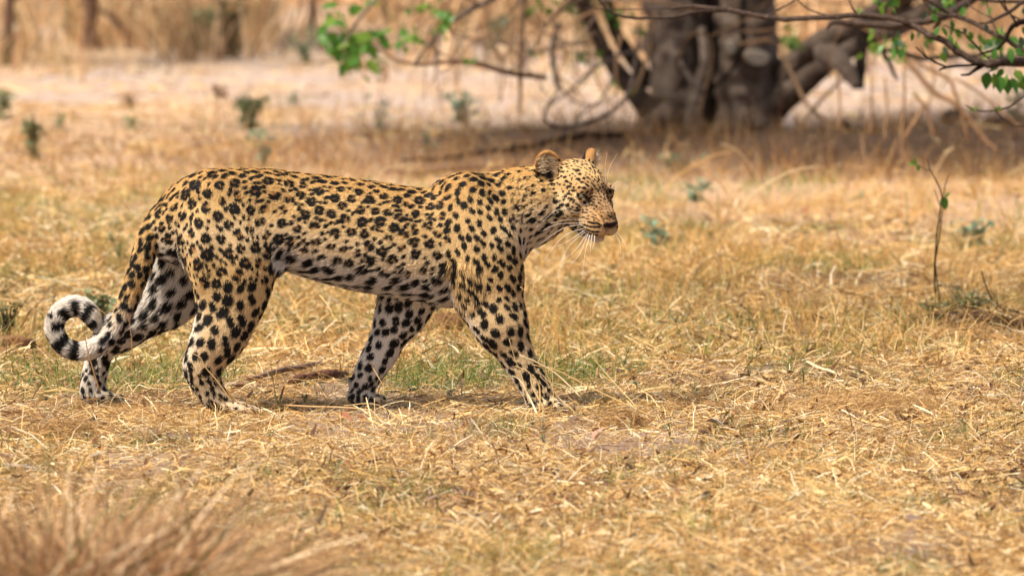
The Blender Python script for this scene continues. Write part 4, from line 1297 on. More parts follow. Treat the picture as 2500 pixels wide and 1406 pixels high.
# crown, above the frame, that shades the foot of the tree
n = 17000
a = rng.uniform(0, 2 * np.pi, n); r = np.sqrt(rng.random(n)) * (2.7 + .5 * np.sin(3 * a) + .4 * np.sin(5 * a + 1))
cz = 3.9 + rng.normal(0, .55, n) - .10 * r ** 2
P = np.stack([TO[0] - .9 + r * np.cos(a), TY - 1.2 + r * np.sin(a), cz], 1)
kk = vnoise(P[:, 0] * 1.5, P[:, 1] * 1.5, 201) + .4 * vnoise(P[:, 2] * 2, P[:, 0] * 2, 202) > -.35
P = P[kk]
leaf_soup(P, unit(rng.standard_normal((len(P), 3)) + [0, 0, -.5]), rng.uniform(.07, .13, len(P)), 'crown', m_leaf[0], tree, TO)['kind'] = 'stuff'
for i, (ax_, ay_, az_, bz_) in enumerate(((-.2, 0, 2.4, 3.9), (.25, 0, 2.3, 4.1), (.0, .25, 2.4, 4.3))):
    for k in range(4):
        e = np.array([math.cos(k * 1.7 + i) * 1.8 - 1.2, math.sin(k * 1.7 + i) * 1.8 - 1.3, bz_ - .2])
        V, F = tube(spline(np.array([[ax_, ay_, 1.5], [ax_ * 1.5, ay_, az_], e * [.5, .5, .85], e]), 6), np.linspace(.09, .015, 19), 8, .1, 70 + i * 4 + k)
        mesh_from('limb', V, F, m_bark, None, tree, True)
# ================================================================== BRANCHES REACHING IN FROM THE RIGHT
RY = 24.2
RO = np.array([gx(2960, RY), RY, 0.0])
rtree = tag(empty('leafy_tree', RO), 'thin brown branches with fresh green leaves reaching in from a slender tree', 'tree')
def R(name, P, mat=m_twig, **k): return limb(name, P, mat, rtree, RO, **k)
R('trunk', [[2950, 780, 24.2, 130], [2960, 600, 24.2, 105], [2975, 350, 24.2, 92], [2965, 100, 24.2, 84], [2990, -200, 24.2, 70], [2970, -600, 24.2, 50]], mat=m_bark, seed=81, sides=14)
RB = [
    ([[2970, 260, 24.2, 46], [2800, 205, 24.0, 36], [2620, 160, 23.7, 30], [2500, 150, 23.5, 26], [2437, 153, 23.4, 22], [2399, 157, 23.4, 19], [2352, 134, 23.4, 17], [2305, 101, 23.4, 17], [2270, 87, 23.4, 16],
      [2235, 68, 23.5, 16], [2200, 52, 23.5, 15], [2164, 43, 23.6, 14], [2094, 39, 23.7, 13], [2000, 44, 23.8, 13], [1915, 47, 23.9, 13], [1850, 37, 24, 13], [1750, 22, 24.1, 12], [1675, 18, 24.2, 10], [1640, 24, 24.2, 8]], m_twig),
    ([[1790, 28, 24.1, 7], [1700, 30, 24.0, 9], [1650, 42, 24, 9], [1600, 44, 24, 8], [1550, 45, 24, 8], [1500, 35, 24, 7], [1470, 12, 24, 6], [1455, -14, 24, 5]], m_twig),
    ([[2400, 157, 23.4, 16], [2380, 172, 23.4, 9], [2364, 183, 23.4, 7], [2345, 184, 23.4, 4]], m_bark_dark),
    ([[2395, 158, 23.4, 7], [2347, 161, 23.3, 7], [2310, 165, 23.2, 7], [2293, 172, 23.2, 4]], m_bark_dark),
    ([[2312, 165, 23.2, 6], [2282, 152, 23.2, 5.5], [2260, 138, 23.2, 5], [2235, 115, 23.2, 3]], m_bark_dark),
    ([[2262, 139, 23.2, 3], [2250, 118, 23.2, 2]], m_bark_dark),
    ([[2620, 160, 23.7, 16], [2500, 124, 23.8, 14], [2458, 98, 23.8, 12], [2434, 87, 23.8, 11], [2376, 56, 23.9, 12], [2329, 38, 24, 12], [2282, 12, 24, 10], [2230, -20, 24, 9]], m_twig),
    ([[2700, -60, 24, 18], [2560, -20, 23.8, 14], [2500, 5, 23.8, 11], [2470, 26, 23.8, 10], [2434, 45, 23.8, 9], [2412, 56, 23.8, 7], [2388, 58, 23.8, 3]], m_twig),
    ([[2600, -10, 24, 10], [2500, 4, 24, 9], [2430, 4, 24, 8], [2380, -4, 24, 7], [2300, -30, 24, 6]], m_twig),
    ([[2620, 40, 23.9, 18], [2500, 54, 23.6, 15], [2481, 61, 23.6, 14], [2467, 72, 23.6, 12], [2455, 98, 23.6, 10], [2434, 120, 23.6, 8], [2408, 128, 23.6, 6], [2390, 132, 23.6, 3]], m_bark_dark),
    ([[2415, 147, 23.5, 4], [2387, 117, 23.6, 6], [2364, 94, 23.7, 5], [2352, 82, 23.7, 4], [2305, 63, 23.9, 3]], m_bark_dark),
    ([[2500, 55, 23.8, 5], [2460, 30, 23.9, 5], [2440, 0, 23.9, 5], [2430, -20, 24, 4]], m_bark_dark),
    ([[2478, 52, 23.8, 6], [2458, 22, 23.9, 5], [2448, -10, 23.9, 5]], m_bark_dark),
    ([[2441, 92, 23.7, 3], [2430, 68, 23.7, 3], [2415, 30, 23.8, 3], [2406, -6, 23.8, 3]], m_twig),
    ([[2424, 46, 23.8, 3.5], [2380, 24, 23.9, 3.5], [2350, -6, 24, 3]], m_twig),
    ([[2338, 42, 23.9, 3.5], [2336, 20, 23.9, 3.5], [2332, -8, 24, 3]], m_twig),
    ([[2330, 40, 23.9, 5], [2290, 35, 24, 4], [2275, 30, 24, 3], [2262, 12, 24, 3], [2245, -8, 24, 3]], m_twig),
    ([[2095, 38, 23.7, 6], [2082, 22, 23.7, 5], [2073, 0, 23.7, 4], [2068, -12, 23.7, 4]], m_twig),
    ([[1870, 40, 24, 5], [1900, 25, 24, 5], [1930, 8, 24, 4], [1960, -12, 24, 4]], m_twig),
    ([[1660, 22, 24.2, 3], [1600, 22, 24.2, 3], [1540, 24, 24.3, 3], [1430, 22, 24.3, 2]], m_twig),
    ([[2030, 40, 24, 3], [1990, 30, 24, 4], [1960, 14, 24, 4], [1940, -12, 24, 3]], m_twig),
    ([[2600, 190, 24, 8], [2500, 237, 23.8, 5], [2465, 260, 23.8, 5], [2427, 270, 23.8, 4.5], [2385, 270, 23.8, 4], [2357, 257, 23.8, 2.5]], m_twig),
    ([[2430, 270, 23.8, 4], [2440, 282, 23.8, 4], [2458, 296, 23.8, 4], [2481, 308, 23.8, 4], [2520, 306, 23.8, 4]], m_twig),
    # farther, softer branches of the same tree
    ([[2500, -60, 26.5, 30], [2400, -20, 26.3, 26], [2352, 14, 26.2, 24], [2300, 42, 26, 22], [2250, 55, 26, 20], [2180, 65, 26, 20], [2100, 60, 26, 19], [2040, 54, 26, 15], [2018, 70, 26, 6]], m_twig),
    ([[2297, 45, 26, 14], [2288, 62, 26, 9], [2276, 71, 26, 6]], m_twig),
    ([[2700, 150, 30, 20], [2420, 140, 30, 12], [2317, 138, 30, 12], [2260, 144, 30, 12], [2199, 131, 30, 13], [2160, 122, 30, 12], [2117, 108, 30, 12], [2085, 60, 30, 10]], m_bark_dark),
    ([[2150, 122, 30, 12], [2170, 150, 30, 11], [2182, 180, 30, 9], [2192, 196, 30, 5]], m_bark_dark),
    ([[2205, 133, 30, 10], [2240, 180, 30, 12], [2286, 230, 30, 13], [2329, 251, 30, 13], [2365, 290, 30, 11], [2399, 335, 30, 9], [2440, 372, 30, 7]], m_dead),
    ([[2225, 145, 30, 8], [2270, 170, 30, 9], [2317, 195, 30, 10], [2330, 225, 30, 9], [2345, 265, 30, 8], [2362, 340, 30, 6]], m_dead),
    ([[2258, 250, 30, 8], [2238, 290, 30, 9], [2205, 340, 30, 8]], m_dead),
    ([[2230, 225, 30, 7], [2262, 270, 30, 8], [2280, 335, 30, 7]], m_dead),
    ([[2500, 320, 30, 6], [2420, 250, 30, 6], [2380, 220, 30, 6], [2330, 190, 30, 6]], m_dead),
    ([[2040, 170, 30, 5], [2050, 240, 30, 6], [2048, 320, 30, 6]], m_dead), ([[2160, 190, 30, 5], [2165, 260, 30, 6], [2160, 345, 30, 6]], m_dead),
    ([[2205, 160, 30, 5], [2208, 240, 30, 7], [2202, 330, 30, 7], [2206, 400, 30, 6]], m_dead), ([[2120, 130, 30, 4], [2128, 220, 30, 5], [2125, 330, 30, 5]], m_dead),
]
for i, (P, mm) in enumerate(RB):
    R('branch' if i in (0, 6, 7, 9, 23) else 'twig', P, mat=mm, sides=9 if P[0][3] > 9 else 6, n=6, rough=.10, seed=90 + i, wob=.10)
random.seed(21)
for (a, b, dx, dz, s_, k) in ((2413, 176, -.2, -1, 46, 0), (2426, 178, .1, -1, 42, 1), (2440, 186, .05, -1, 44, 0), (2457, 190, .15, -1, 46, 0), (2470, 190, .35, -.9, 44, 0), (2449, 168, -.5, -.7, 30, 0), (2480, 172, .4, -.8, 34, 1),
                             (2492, 180, .2, -1, 34, 0), (2438, 165, -.9, -.3, 26, 0), (2432, 120, -.3, -1, 32, 0), (2466, 122, .1, -1, 34, 0), (2478, 120, .7, -.5, 30, 0), (2398, 92, .3, -1, 30, 0), (2410, 96, .6, -.7, 24, 0),
                             (2366, 78, .3, -.8, 24, 1), (2374, 84, -.4, -.8, 22, 0), (2322, 50, .2, -1, 28, 0), (2291, 66, -.3, -.9, 30, 0), (2300, 68, .5, -.8, 26, 0), (2152, 12, .1, -1, 32, 1), (2188, -2, .3, -.8, 24, 1), (2178, 20, .4, -.6, 18, 1),
                             (2490, 90, .2, -.8, 36, 2), (2450, 60, -.2, -.8, 30, 2), (2420, 108, -.6, -.4, 28, 2), (2260, 28, -.2, -.6, 24, 2), (2276, 34, .4, -.7, 26, 0), (2495, 68, .5, -.5, 32, 0), (2372, 274, -.3, .4, 14, 1), (2378, 270, .5, .6, 13, 1),
                             (2437, 272, .3, .9, 15, 1), (2434, 270, -.5, .5, 12, 1), (2226, 80, .1, -.9, 24, 0), (2334, 98, -.2, -1, 24, 0), (2316, 88, .4, -.9, 26, 0), (2100, 20, -.2, -.8, 18, 1), (2498, 20, .3, -.8, 24, 2),
                             (2444, 150, -.8, .5, 20, 0), (2489, 198, .4, -.9, 30, 1), (2460, 182, -.3, -.9, 30, 1), (2350, 70, .5, -.5, 20, 2), (2405, 60, .3, -.9, 22, 2)):
    put_leaf(pt(a, b, 23.5 + random.uniform(-.12, .12)), unit(np.array([dx, random.uniform(-.5, .3), dz])), s_ / FPX * 23.5, k, rtree, RO)
for _ in range(80):
    put_leaf(pt(random.uniform(2130, 2520), random.choice([random.uniform(60, 130), random.uniform(80, 120), random.uniform(-10, 20)]), random.uniform(24.5, 26.5)), unit(np.array([random.gauss(0, .7), random.gauss(0, .5), -.7])), random.uniform(18, 32) / FPX * 24.5, random.choice([0, 0, 2, 1]), rtree, RO)
for _ in range(26):
    put_leaf(pt(random.gauss(2165, 22), random.gauss(118, 18), 30 + random.uniform(-.2, .2)), unit(np.array([random.gauss(0, .7), random.gauss(0, .5), -.7])), random.uniform(16, 26) / FPX * 30, random.choice([0, 1]), rtree, RO)
n = 2400  # unseen crown added off its trunk to throw dappled shade into view
a = rng.uniform(0, 2 * np.pi, n); r = np.sqrt(rng.random(n)) * 1.5
P = np.stack([RO[0] - 1.5 + r * np.cos(a) * 1.2, RY - 1.3 + r * np.sin(a), 2.6 + rng.normal(0, .3, n)], 1)
leaf_soup(P, unit(rng.standard_normal((n, 3)) + [0, 0, -.5]), rng.uniform(.05, .09, n), 'crown', m_leaf[0], rtree, RO)['kind'] = 'stuff'

# ================================================================== SMALL PLANTS
m_herb = [leafmat('herb_green', (.17, .22, .11), (.30, .36, .19), .35), leafmat('herb_blue', (.17, .25, .17), (.30, .41, .29), .35), leafmat('herb_dark', (.045, .07, .03), (.10, .14, .055), .3), leafmat('herb_pale', (.20, .27, .11), (.32, .38, .18), .35)]
m_stem = nmat('herb_stem', noise=(40, .2), ramp=[(.3, (.10, .085, .04)), (.7, (.22, .18, .09))], rough=.8)
def herb(px, pb, ptop, w, nl, size, kind, label, name='herb', cat='plant', group=None, droop=0.0, dark=0):
    Y = gy(pb); X = gx(px, Y); O = np.array([X, Y, float(ground_h(np.array([X]), np.array([Y]))[0])])
    root = tag(empty(name, O), label, cat, group)
    H = (pb - ptop) / FPX * Y; Wd = w / FPX * Y * .62; sz = size / FPX * Y * .85
    ns = max(3, int(nl / 9)); S_ = Soup(); P = []; D = []
    for k in range(ns):
        a = random.uniform(0, 6.28); e = np.array([math.cos(a) * Wd * random.uniform(.2, 1), math.sin(a) * Wd * .7 * random.uniform(.2, 1), H * random.uniform(.7, 1.0)])
        m = e * [.35, .35, .55]
        Q = spline(np.array([[0, 0, -.01], m, e]), 5)
        S_.add(*tube(Q, np.linspace(.0035, .0012, len(Q)) * (1 + .25 * H / .1) * .6, 5))
        for j in range(int(nl / ns)):
            t = random.uniform(.05, 1.0); q = Q[min(int(t * (len(Q) - 1)), len(Q) - 1)]
            P.append(O + q + np.array([random.gauss(0, 1), random.gauss(0, 1), random.gauss(0, 1)]) * sz * .35)
            b = random.uniform(0, 6.28); D.append([math.cos(b), math.sin(b), random.uniform(-.3, .9) - droop])
    S_.build('stem', m_stem, root)
    o = leaf_soup(np.array(P), unit(np.array(D)), sz * rng.uniform(.6, 1.2, len(P)), 'leaves', m_herb[kind], root, O)
    o['kind'] = 'stuff'
    return root
random.seed(5)
FG = 'small green plants scattered over the far flat'
herb(78, 392, 272, 66, 110, 26, 0, 'tall narrow green weed, the larger one standing on the sandy flat', 'weed')
herb(4, 292, 212, 52, 70, 26, 0, 'soft green bush cut by the picture edge far behind the tail', 'weed')
herb(140, 322, 276, 30, 26, 20, 0, 'little green plant just beyond the narrow weed', 'weed')
herb(606, 316, 222, 84, 190, 27, 0, 'dense green bushy weed straight above the hips of the leopard', 'weed')
herb(642, 406, 300, 60, 60, 22, 1, 'lean grey-green weed just in front of the bushy one', 'weed')
herb(325, 318, 288, 48, 26, 24, 0, 'low green rosette on the silt', 'weed')
herb(712, 258, 228, 34, 20, 22, 1, 'tiny pale green plant on the sand beyond the weeds', 'weed')
herb(1128, 300, 218, 100, 90, 26, 1, 'round blue-green bush on the silt left of the old tree', 'weed')
herb(925, 345, 238, 84, 46, 20, 1, 'sparse tall grey-green weed between two dry stalks', 'weed')
herb(1045, 380, 330, 50, 24, 18, 1, 'small grey plant beside the fallen dark branch', 'weed')
herb(488, 128, 10, 84, 150, 30, 0, 'tall green shrub in the dry grass belt', 'shrub', 'shrub')
herb(566, 142, -10, 100, 170, 30, 2, 'dark tangled shrub in the dry grass belt', 'shrub', 'shrub')
herb(745, 150, 60, 70, 60, 26, 0, 'faint olive shrub at the end of the grass belt', 'shrub', 'shrub')
herb(1225, 105, 30, 80, 80, 30, 1, 'pale green bush beyond the drooping boughs', 'shrub', 'shrub')
herb(1420, 110, -60, 150, 170, 30, 3, 'bright leafy thicket just left of the old tree', 'shrub', 'shrub')
herb(2490, 320, 215, 50, 60, 26, 0, 'green bush cut by the picture edge below the leafy branches', 'weed')
herb(243, 812, 700, 84, 90, 30, 0, 'leafy green plant right behind the tail ring', 'plant')
herb(296, 662, 560, 66, 50, 17, 0, 'thin green plant left of the hind legs', 'plant')
herb(12, 862, 728, 84, 170, 18, 2, 'dark feathery plant on the brown soil heap', 'plant')
herb(1612, 626, 530, 110, 70, 28, 1, 'blue-green weed with a flat top in front of the face', 'plant')
herb(1640, 624, 592, 60, 60, 12, 2, 'dark green cushion under the flat-topped weed', 'plant')
herb(2385, 606, 534, 104, 64, 28, 1, 'blue-green weed right of the bare sapling', 'plant')
herb(1648, 416, 372, 140, 110, 24, 1, 'pale spreading weed below the roots of the old tree', 'plant')
herb(1700, 494, 446, 90, 50, 26, 1, 'small turquoise weed in the far straw', 'plant')
herb(2232, 412, 382, 40, 20, 14, 3, 'small bright sprig left of the sapling tip', 'plant')
herb(2368, 794, 706, 110, 200, 15, 0, 'bushy little weed beside the foot of the sapling', 'plant')
herb(2288, 790, 732, 110, 150, 14, 0, 'low weed round the foot of the sapling', 'plant')
herb(1488, 690, 650, 74, 34, 13, 2, 'dark low weed in the straw below the chin', 'plant')
herb(2090, 500, 470, 60, 22, 16, 1, 'faint green weed on the straw right of centre', 'plant')
SPRIGS = [(678, 1000, 45, 26, 'slender green sprig below the belly beside the long tan stalk'), (1835, 830, 50, 40, 'feathery green sprig left of the rotten log'), (1965, 950, 60, 40, 'tall feathery sprig at the thick pale stalk'),
 (1540, 1050, 30, 30, 'dull green sprig growing in the brown knot of straw'), (1560, 960, 30, 26, 'small green sprig in the straw above the brown knot'), (1330, 1095, 34, 26, 'green sprig left of the pinkish upright leaf'),
 (655, 1080, 34, 30, 'green sprig in the straw below the near hind toes'), (1640, 1082, 50, 40, 'bushy green sprig right of the brown knot of straw'), (1650, 1200, 46, 36, 'bright green sprig beyond the left pointed clod'),
 (2360, 1060, 34, 22, 'thin green sprig in the straw at the right'), (410, 1085, 26, 22, 'low green sprig just right of the dung ball'), (820, 1160, 30, 22, 'lone green sprig in the middle of the foreground straw'),
 (2270, 925, 32, 24, 'green sprig on the matted hump below the sapling'), (1100, 975, 26, 20, 'small sprig between the forefeet'), (1010, 1290, 30, 26, 'soft green sprig near the bottom edge of the picture'),
 (745, 985, 26, 20, 'tiny sprig in front of the split red log'), (30, 1120, 30, 22, 'green sprig beside the pale grey stick'), (1830, 935, 38, 28, 'green sprig left of the thick pale stalk')]
for i, (a, b, h, w, lb) in enumerate(SPRIGS):
    herb(a, b + 8, b - h, w, 26, 10, [0, 0, 3][i % 3], lb, 'sprig', 'sprig', 'green sprigs in the straw')

# sapling
SY = 23.3; SO = np.array([gx(2292, SY), SY, 0.0])
sap = tag(empty('sapling', SO), 'bare dark sapling with two twisted stems and one hanging leaf', 'sapling')
for i, P in enumerate(([[2292, 772, SY, 9], [2284, 715, SY, 8], [2281, 650, SY, 8], [2288, 570, SY, 7], [2297, 505, SY, 7], [2298, 470, SY, 7], [2282, 435, SY, 6], [2270, 412, SY, 4.5], [2263, 388, SY, 3]],
                       [[2302, 772, SY, 8], [2292, 715, SY - .02, 7], [2284, 640, SY - .02, 6], [2294, 570, SY - .02, 6], [2302, 505, SY - .02, 5], [2306, 460, SY, 4.5], [2312, 440, SY, 4], [2319, 424, SY, 2.5]],
                       [[2294, 500, SY, 4], [2286, 475, SY, 3.5], [2282, 464, SY, 2.5]], [[2272, 418, SY, 2.5], [2255, 412, SY, 2.5], [2238, 402, SY, 2]])):
    limb('stem' if i < 2 else 'twig', [[a, b, c, d * .56] for a, b, c, d in P], m_bark_dark, sap, SO, sides=7, n=7, rough=.14, seed=200 + i, wob=.35)
for (a, b, dx, dz, s_, k) in ((2304, 480, .1, -1, 34, 0), (2308, 484, .5, .8, 20, 0), (2302, 486, .4, -.9, 26, 0), (2238, 402, -.8, .2, 18, 1), (2236, 400, -.4, .8, 16, 1), (2240, 402, .2, -.8, 18, 1), (2230, 398, -.9, -.3, 15, 1)):
    put_leaf(pt(a, b, SY), unit(np.array([dx, -.2, dz])), s_ / FPX * SY, k, sap, SO)
O2 = np.array([gx(2440, 23.2), 23.2, 0.0])
tw = tag(empty('dead_twig', O2), 'dark dead twig sticking out of the straw right of the sapling', 'twig')
limb('stem', [[2452, 790, 23.2, 5], [2425, 740, 23.2, 4.5], [2408, 700, 23.2, 4], [2396, 662, 23.2, 2.5]], m_bark_dark, tw, O2, sides=6, seed=220)
limb('stem', [[2430, 752, 23.2, 3], [2450, 740, 23.2, 2.5], [2475, 728, 23.1, 2]], m_bark_dark, tw, O2, sides=6, seed=221)

# ================================================================== LYING WOOD, LEAVES, CLODS
def lie(name, label, cat, P, mat, jag=.12, sides=10, seed=0, sq=1.0, group=None, lift=0.0):
    """a stick on the ground: rows px, py (its lower edge on the ground), diameter px"""
    Q = spline(np.array([[a, gy(b), d] for a, b, d in P], float), 8)
    rad = .5 * Q[:, 2] / FPX * Q[:, 1]; X = (Q[:, 0] - 1250) / FPX * Q[:, 1]
    Z = ground_h(X, Q[:, 1]) + rad * .8 * sq + .008 + lift
    pts = np.stack([X, Q[:, 1], Z], 1); O = pts[len(pts) // 2] * [1, 1, 0]
    V, F = tube(pts - O, rad, sides, jag, seed)
    if sq != 1.0: c = pts[:, 2].mean(); V[:, 2] = c + (V[:, 2] - c) * sq
    o = mesh_from(name, V, F, mat, None, None, True); o.location = O
    return tag(o, label, cat, group)
m_wood = nmat('weathered_wood', noise=(30, .3), ramp=[(.3, (.14, .085, .06)), (.55, (.26, .17, .125)), (.75, (.40, .29, .22))], rough=.8, bump=(90, .6, .006))
m_red = nmat('dark_red_bark', noise=(30, .3), ramp=[(.3, (.05, .022, .015)), (.55, (.13, .06, .04)), (.75, (.26, .13, .09))], rough=.8, bump=(90, .8, .008))
m_char = nmat('blackened_bark', noise=(40, .3), ramp=[(.3, (.022, .018, .018)), (.7, (.09, .07, .065))], rough=.85, bump=(90, .8, .006))
lie('fallen_branch', 'smooth brown fallen branch between the leopard legs', 'branch', [[600, 948, 7], [640, 944, 13], [700, 930, 14], [745, 922, 14], [782, 912, 11]], m_wood, .06, seed=1, lift=.012)
lie('broken_log', 'split dark red log with a jagged end beside the smooth branch', 'log', [[700, 948, 8], [730, 945, 20], [780, 940, 24], [820, 937, 22], [846, 930, 9]], m_red, .34, seed=2)
lie('fallen_branch', 'grey brown root lying behind the near hind foot', 'branch', [[535, 948, 5], [560, 950, 14], [600, 952, 16], [650, 952, 10], [690, 948, 4]], m_wood, .2, seed=3, sq=.7)
lie('bark_strip', 'flat dark strip of bark by the far forefoot', 'bark', [[950, 966, 5], [970, 966, 11], [1010, 962, 12], [1045, 958, 9], [1066, 955, 3]], m_char, .25, seed=4, sq=.6)
lie('small_stick', 'small reddish stick behind the far hind paw', 'stick', [[246, 984, 5], [272, 984, 7], [300, 982, 5]], m_red, .1, seed=5)
lie('dead_branch', 'thin dark branch lying across the straw right of the sapling', 'branch', [[2298, 716, 5], [2340, 724, 6], [2372, 742, 6], [2420, 765, 6], [2500, 790, 6]], m_bark_dark, .1, seed=6, lift=.02)
lie('dead_branch', 'dark crooked stick lying at the foot of the sapling', 'branch', [[2200, 826, 5], [2240, 822, 6], [2290, 818, 6], [2330, 826, 7], [2400, 822, 5]], m_bark_dark, .12, seed=7, lift=.01)
lie('dead_branch', 'dark stick cut by the picture edge in the brown straw', 'branch', [[2390, 842, 7], [2440, 835, 9], [2500, 822, 8], [2560, 815, 6]], m_char, .2, seed=8, lift=.01)
lie('fallen_bough', 'long dark bough lying on the ground left of the old tree', 'branch', [[985, 402, 7], [1080, 398, 10], [1200, 388, 13], [1320, 380, 13], [1430, 372, 16], [1530, 368, 14]], m_bark_dark, .2, seed=9)
lie('fallen_bough', 'grey bough lying just behind the shoulders of the leopard', 'branch', [[930, 425, 8], [1010, 428, 14], [1100, 424, 16], [1180, 418, 12], [1260, 414, 8]], m_wood, .2, seed=10)
lie('long_stalk', 'long tan stalk lying between the hind and fore feet', 'stalk', [[560, 985, 4], [640, 1002, 5], [740, 1010, 5.5], [840, 1012, 5], [905, 1018, 4]], nmat('tan_stalk', noise=(30, .2), ramp=[(.3, (.42, .25, .12)), (.7, (.62, .42, .22))], rough=.7), .05, sides=6, seed=11, lift=.012)
lie('bark_strip', 'dark bark strip lying at the right edge of the foreground', 'bark', [[2408, 1160, 10], [2440, 1162, 18], [2490, 1158, 20], [2560, 1150, 14]], m_red, .3, seed=12, sq=.7)
lie('bark_strip', 'short dark bark piece in the middle of the foreground straw', 'bark', [[1196, 1162, 5], [1215, 1163, 13], [1240, 1160, 13], [1262, 1156, 5]], m_char, .3, seed=13, sq=.7)
lie('grey_stick', 'pale grey stick half buried at the left edge', 'stick', [[-10, 1150, 9], [40, 1153, 11], [85, 1160, 10], [110, 1166, 5]], nmat('grey_wood', noise=(40, .2), ramp=[(.3, (.28, .25, .25)), (.7, (.45, .42, .42))], rough=.8), .2, seed=14, sq=.8)
lie('curled_bark', 'curled brown bark sliver in the straw right of the front paw', 'bark', [[1470, 884, 5], [1490, 884, 10], [1515, 882, 10], [1535, 880, 4]], m_red, .3, seed=15)
lie('dark_log', 'rotten brown log lying in front of the sapling', 'log', [[1950, 800, 8], [1985, 800, 22], [2035, 798, 26], [2070, 796, 12]], nmat('rotten_wood', noise=(30, .3), ramp=[(.3, (.13, .06, .02)), (.7, (.36, .20, .08))], rough=.85, bump=(60, 1, .01)), .35, seed=16)
lie('pale_stalk', 'pale thick straw stalk lying crosswise in the right foreground', 'stalk', [[1972, 912, 7], [2010, 925, 8], [2055, 945, 7]], nmat('pale_stalk', noise=(30, .15), ramp=[(.3, (.72, .55, .33)), (.7, (.88, .74, .50))], rough=.6), .05, sides=6, seed=17, lift=.02)
lie('dry_blade', 'dry brown blade leaning beside the sapling', 'stalk', [[2225, 756, 6], [2260, 775, 10], [2300, 800, 8], [2330, 820, 3]], nmat('brown_blade', noise=(30, .15), ramp=[(.3, (.45, .24, .09)), (.7, (.66, .40, .17))], rough=.6), .1, sides=6, seed=18, lift=.03, sq=.6)

def lump(name, label, cat, px, pb, w, h, mat, rough_=.25, seed=0, depth=.8):
    """rounded irregular body on the ground, w by h photograph pixels"""
    Y = gy(pb); O = np.array([gx(px, Y), Y, 0.0]); O[2] = float(ground_h(O[:1], np.array([Y]))[0])
    a = w / FPX * Y * .5; c = h / FPX * Y
    U, T_ = 24, 14; V = []; F = []
    for i in range(T_ + 1):
        th = math.pi * i / T_
        for j in range(U):
            ph = 2 * math.pi * j / U
            d = np.array([math.sin(th) * math.cos(ph), math.sin(th) * math.sin(ph), math.cos(th)])
            r = 1 + rough_ * float(vnoise(d[0] * 2.1 + seed, d[1] * 2.1 + d[2] * 1.7, seed)) + rough_ * .5 * float(vnoise(d[0] * 5 + seed, d[1] * 5 + d[2] * 4, seed + 1))
            V.append([d[0] * a * r, d[1] * a * depth * r, c * .42 + d[2] * c * .58 * r])
    for i in range(T_):
        for j in range(U): F.append([i * U + j, (i + 1) * U + j, (i + 1) * U + (j + 1) % U, i * U + (j + 1) % U])
    o = mesh_from(name, V, F, mat, None, None, True); o.location = O
    return tag(o, label, cat)
m_dung = nmat('dry_dung', noise=(60, .3), ramp=[(.3, (.10, .050, .022)), (.6, (.24, .13, .06)), (.8, (.36, .22, .11))], rough=.95, bump=(120, 1, .012))
m_dung2 = nmat('grey_dung', noise=(90, .3), ramp=[(.3, (.20, .13, .07)), (.6, (.42, .29, .16)), (.8, (.58, .43, .26))], rough=.95, bump=(160, 1, .012))
m_soil = nmat('brown_soil', noise=(25, .3), ramp=[(.3, (.16, .075, .035)), (.7, (.34, .19, .10))], rough=.95, bump=(60, 1, .02))
m_dark = nmat('dark_clod', noise=(40, .3), ramp=[(.3, (.030, .022, .018)), (.7, (.085, .06, .05))], rough=.95, bump=(80, 1, .01))
lump('dung_pile', 'brown ball of dry dung seen between the forelegs', 'dung', 1095, 822, 92, 66, m_dung, .3, 1)
lump('dung_ball', 'fibrous grey-brown dung ball at the left in front of the hind legs', 'dung', 345, 1082, 82, 44, m_dung2, .22, 2)
lump('soil_heap', 'reddish brown soil heap behind the tail ring', 'soil heap', 22, 880, 150, 44, m_soil, .6, 3)
lump('pebble', 'smooth dark brown pebble in the left foreground', 'pebble', 232, 1136, 34, 20, m_dark, .12, 4)
for i, (a, b, w, h, lb) in enumerate(((1728, 1246, 34, 30, 'dark pointed clod, left of two in the right foreground'), (1972, 1246, 34, 28, 'dark clod with a pointed top, right of two in the right foreground'), (1990, 1008, 20, 16, 'tiny black clod in the straw at the right'),
                                      (540, 1163, 30, 20, 'dark crumbly clod left of the green tuft'), (2050, 352, 46, 30, 'dark clod on the bank right of the old tree'), (2120, 356, 42, 24, 'smaller dark clod farther along the bank'),
                                      (2335, 362, 70, 30, 'wide dark clod at the right end of the bank'), (1440, 972, 26, 12, 'flat black clod right of the front paw'), (2440, 368, 80, 24, 'flat dark clod by the picture edge on the bank'))):
    lump('clod', lb, 'clod', a, b, w, h, m_dark, .45, 10 + i)
m_herb.append(leafmat('herb_brown', (.22, .12, .06), (.38, .23, .12), .2))
herb(315, 262, 222, 46, 60, 18, 4, 'round brown withered plant on the far flat, left one of two', 'withered_plant')
herb(540, 240, 204, 48, 60, 18, 4, 'round brown withered plant on the far flat, right one of two', 'withered_plant')

